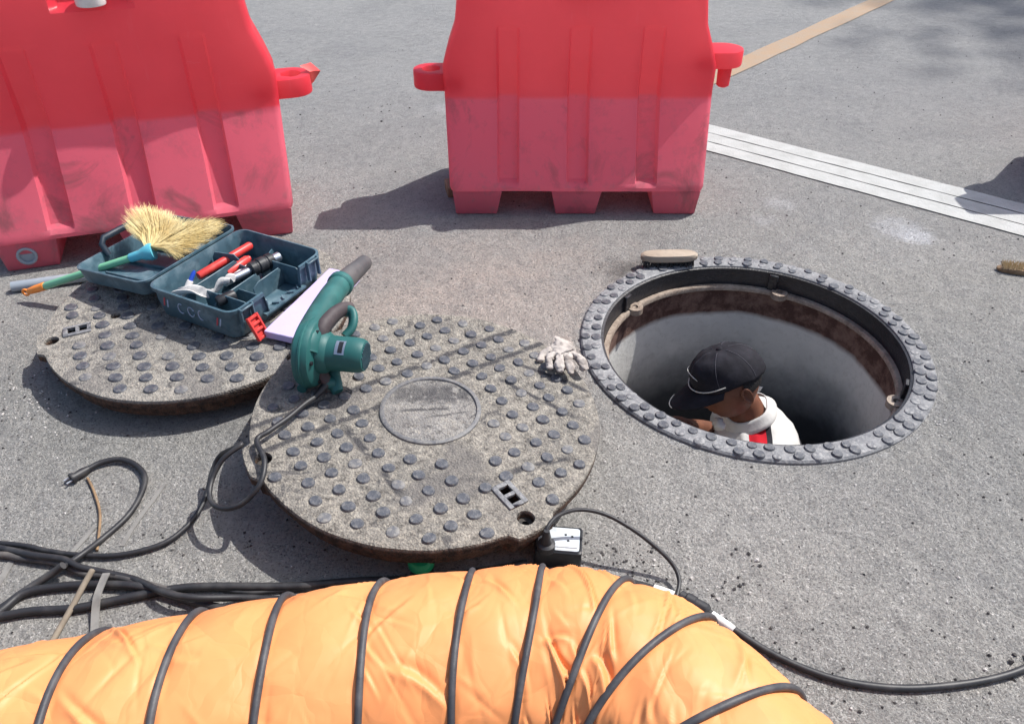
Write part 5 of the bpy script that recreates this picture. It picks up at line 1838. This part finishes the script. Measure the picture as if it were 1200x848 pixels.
for k, (a, e, h) in legs.items():
    bj = {'a': (W(h[0], h[1], h[2] + 0.10), (0.058, 0.058)), 'b': (W(h[0], h[1], -SHAFT_D + 0.055), (0.052, 0.050)), 'c': (W(h[0] - 0.09, h[1], -SHAFT_D + 0.045), (0.044, 0.048)), 'd': (W(h[0] - 0.19, h[1], -SHAFT_D + 0.040), (0.038, 0.046))}
    link('boot', skin_mesh('boot', bj, chain(['a', 'b', 'c', 'd']), 2), 'boot', man)

# ------------------------------------------------------------------ crumbs and grit on the road
def crumb(mb, x, y, z, r, rs):
    m = Euler((rs.uniform(0, 6), rs.uniform(0, 6), rs.uniform(0, 6))).to_matrix()
    vs = []
    for p in ((1, 0, 0), (-1, 0, 0), (0, 1, 0), (0, -1, 0), (0, 0, 1), (0, 0, -1)):
        q = m @ (Vector(p) * r * rs.uniform(0.6, 1.2))
        q.z *= 0.7
        vs.append(Vector((x, y, z + r * 0.35)) + q)
    mb.add(vs, [(0, 2, 4), (2, 1, 4), (1, 3, 4), (3, 0, 4), (2, 0, 5), (1, 2, 5), (3, 1, 5), (0, 3, 5)])


rs = random.Random(5)
dark, pale = MB(), MB()
clear = lambda x, y: math.hypot(x - HX, y - HY) > 0.52
CLUST = [((0.1929, 1.1529, 0.0000), 0.05, 40, .0045), ((0.2569, 1.0748, 0.0000), 0.045, 34, .005), ((0.3272, 1.1300, 0.0000), 0.06, 26, .0045), ((0.4429, 1.0748, 0.0000), 0.04, 16, .006), ((0.5000, 0.9154, 0.0000), 0.05, 26, .004), ((0.5143, 1.1529, 0.0000), 0.02, 6, .007),
         ((-1.3045, 1.6486, 0.0000), 0.10, 60, .005), ((-1.3514, 1.7948, 0.0000), 0.06, 20, .004), ((0.9016, 0.9154, 0.0000), 0.05, 8, .008), ((0.6209, 0.8108, 0.0000), 0.05, 12, .006), ((0.9626, 0.9063, 0.0000), 0.03, 6, .010), ((-0.6462, 1.1645, 0.0000), 0.10, 20, .004),
         ((-0.6241, 3.6338, 0.0000), 0.30, 26, .007), ((-0.3813, 1.2369, 0.0000), 0.08, 16, .004), ((0.4528, 2.3469, 0.0000), 0.05, 10, .004), ((1.4299, 2.8515, 0.0000), 0.3, 14, .006), ((1.5792, 2.4604, 0.0000), 0.12, 20, .004)]
for (cx, cy, cz), sp, n, r in CLUST:
    for _ in range(int(n * (1.1 if r > .0045 else 1.5))):
        x, y = rs.gauss(cx, sp), rs.gauss(cy, sp)
        if clear(x, y):
            crumb(dark if rs.random() < 0.8 else pale, x, y, 0, r * rs.choice((0.35, 0.5, 0.6, 0.8, 1.0)), rs)
for _ in range(2600):
    y = 0.6 + 4.6 * rs.random() ** 1.5
    x = rs.uniform(-1, 1) * (0.75 * y + 0.5)
    if clear(x, y):
        crumb(dark if rs.random() < 0.8 else pale, x, y, 0, rs.choice((.0014, .0018, .0022, .003, .0042)), rs)
for (cx, cy, cz), sp, n in (((-1.3328, 1.6837, 0.0000), 0.08, 90), ((-1.2145, 1.6486, 0.0000), 0.10, 40), ((1.0881, 1.6143, 0.0000), 0.03, 50)):
    for _ in range(n):
        x, y = rs.gauss(cx, sp), rs.gauss(cy, sp)
        if clear(x, y):
            crumb(pale, x, y, 0, rs.uniform(.0015, .0045), rs)
tag(dark.build('asphalt_crumbs', 'chip_dark', smooth=0), kind='stuff')
tag(pale.build('mortar_crumbs', 'chip_pale', smooth=0), kind='stuff')

# ------------------------------------------------------------------ street tree beyond the frame, whose crown shades the far corner of the road
tree = thing('street_tree', 'leafy street tree beyond the far right of the road', 'tree', (18.4, 13.5, 0))
b = MB()
b.tube([(0, 0, 0), (0.05, 0, 3), (-0.05, 0.1, 9.0), (-0.2, 0, 15.5), (-0.5, -0.1, 21.5)], [0.40, 0.32, 0.26, 0.16, 0.04], 12)
rs = random.Random(9)
limbs = []
for k in range(9):
    a = k * 2.4
    h = 15.0 + k * 0.6
    e = Vector((math.cos(a) * rs.uniform(1.6, 2.8) - 0.2, math.sin(a) * rs.uniform(1.6, 2.6), h + rs.uniform(1.2, 2.2)))
    b.tube([(-0.1, 0.03, h), tuple(Vector((-0.1, 0.03, h)) * 0.5 + e * 0.5 + Vector((0, 0, 0.3))), tuple(e)], [0.09, 0.06, 0.02], 7)
    limbs.append(e)
b.build('trunk', 'bark', tree)
b = MB()
for e in limbs + [Vector((-0.5, 0, 21.6)), Vector((-1.4, -1.0, 20.6)), Vector((0.4, 0.6, 20.8))]:
    for _ in range(430):
        d = Vector((rs.gauss(0, 0.62), rs.gauss(0, 0.62), rs.gauss(0, 0.5)))
        c = e + d
        m = Euler((rs.uniform(-1, 1), rs.uniform(-1, 1), rs.uniform(0, 6.28))).to_matrix()
        l, w = rs.uniform(.10, .17), rs.uniform(.04, .07)
        b.add([c + m @ Vector(p) for p in ((-l, 0, 0), (0, -w, .01), (l, 0, 0), (0, w, .01))], [(0, 1, 2, 3)])
tag(b.build('crown', 'leaf', tree, smooth=0), kind='stuff')
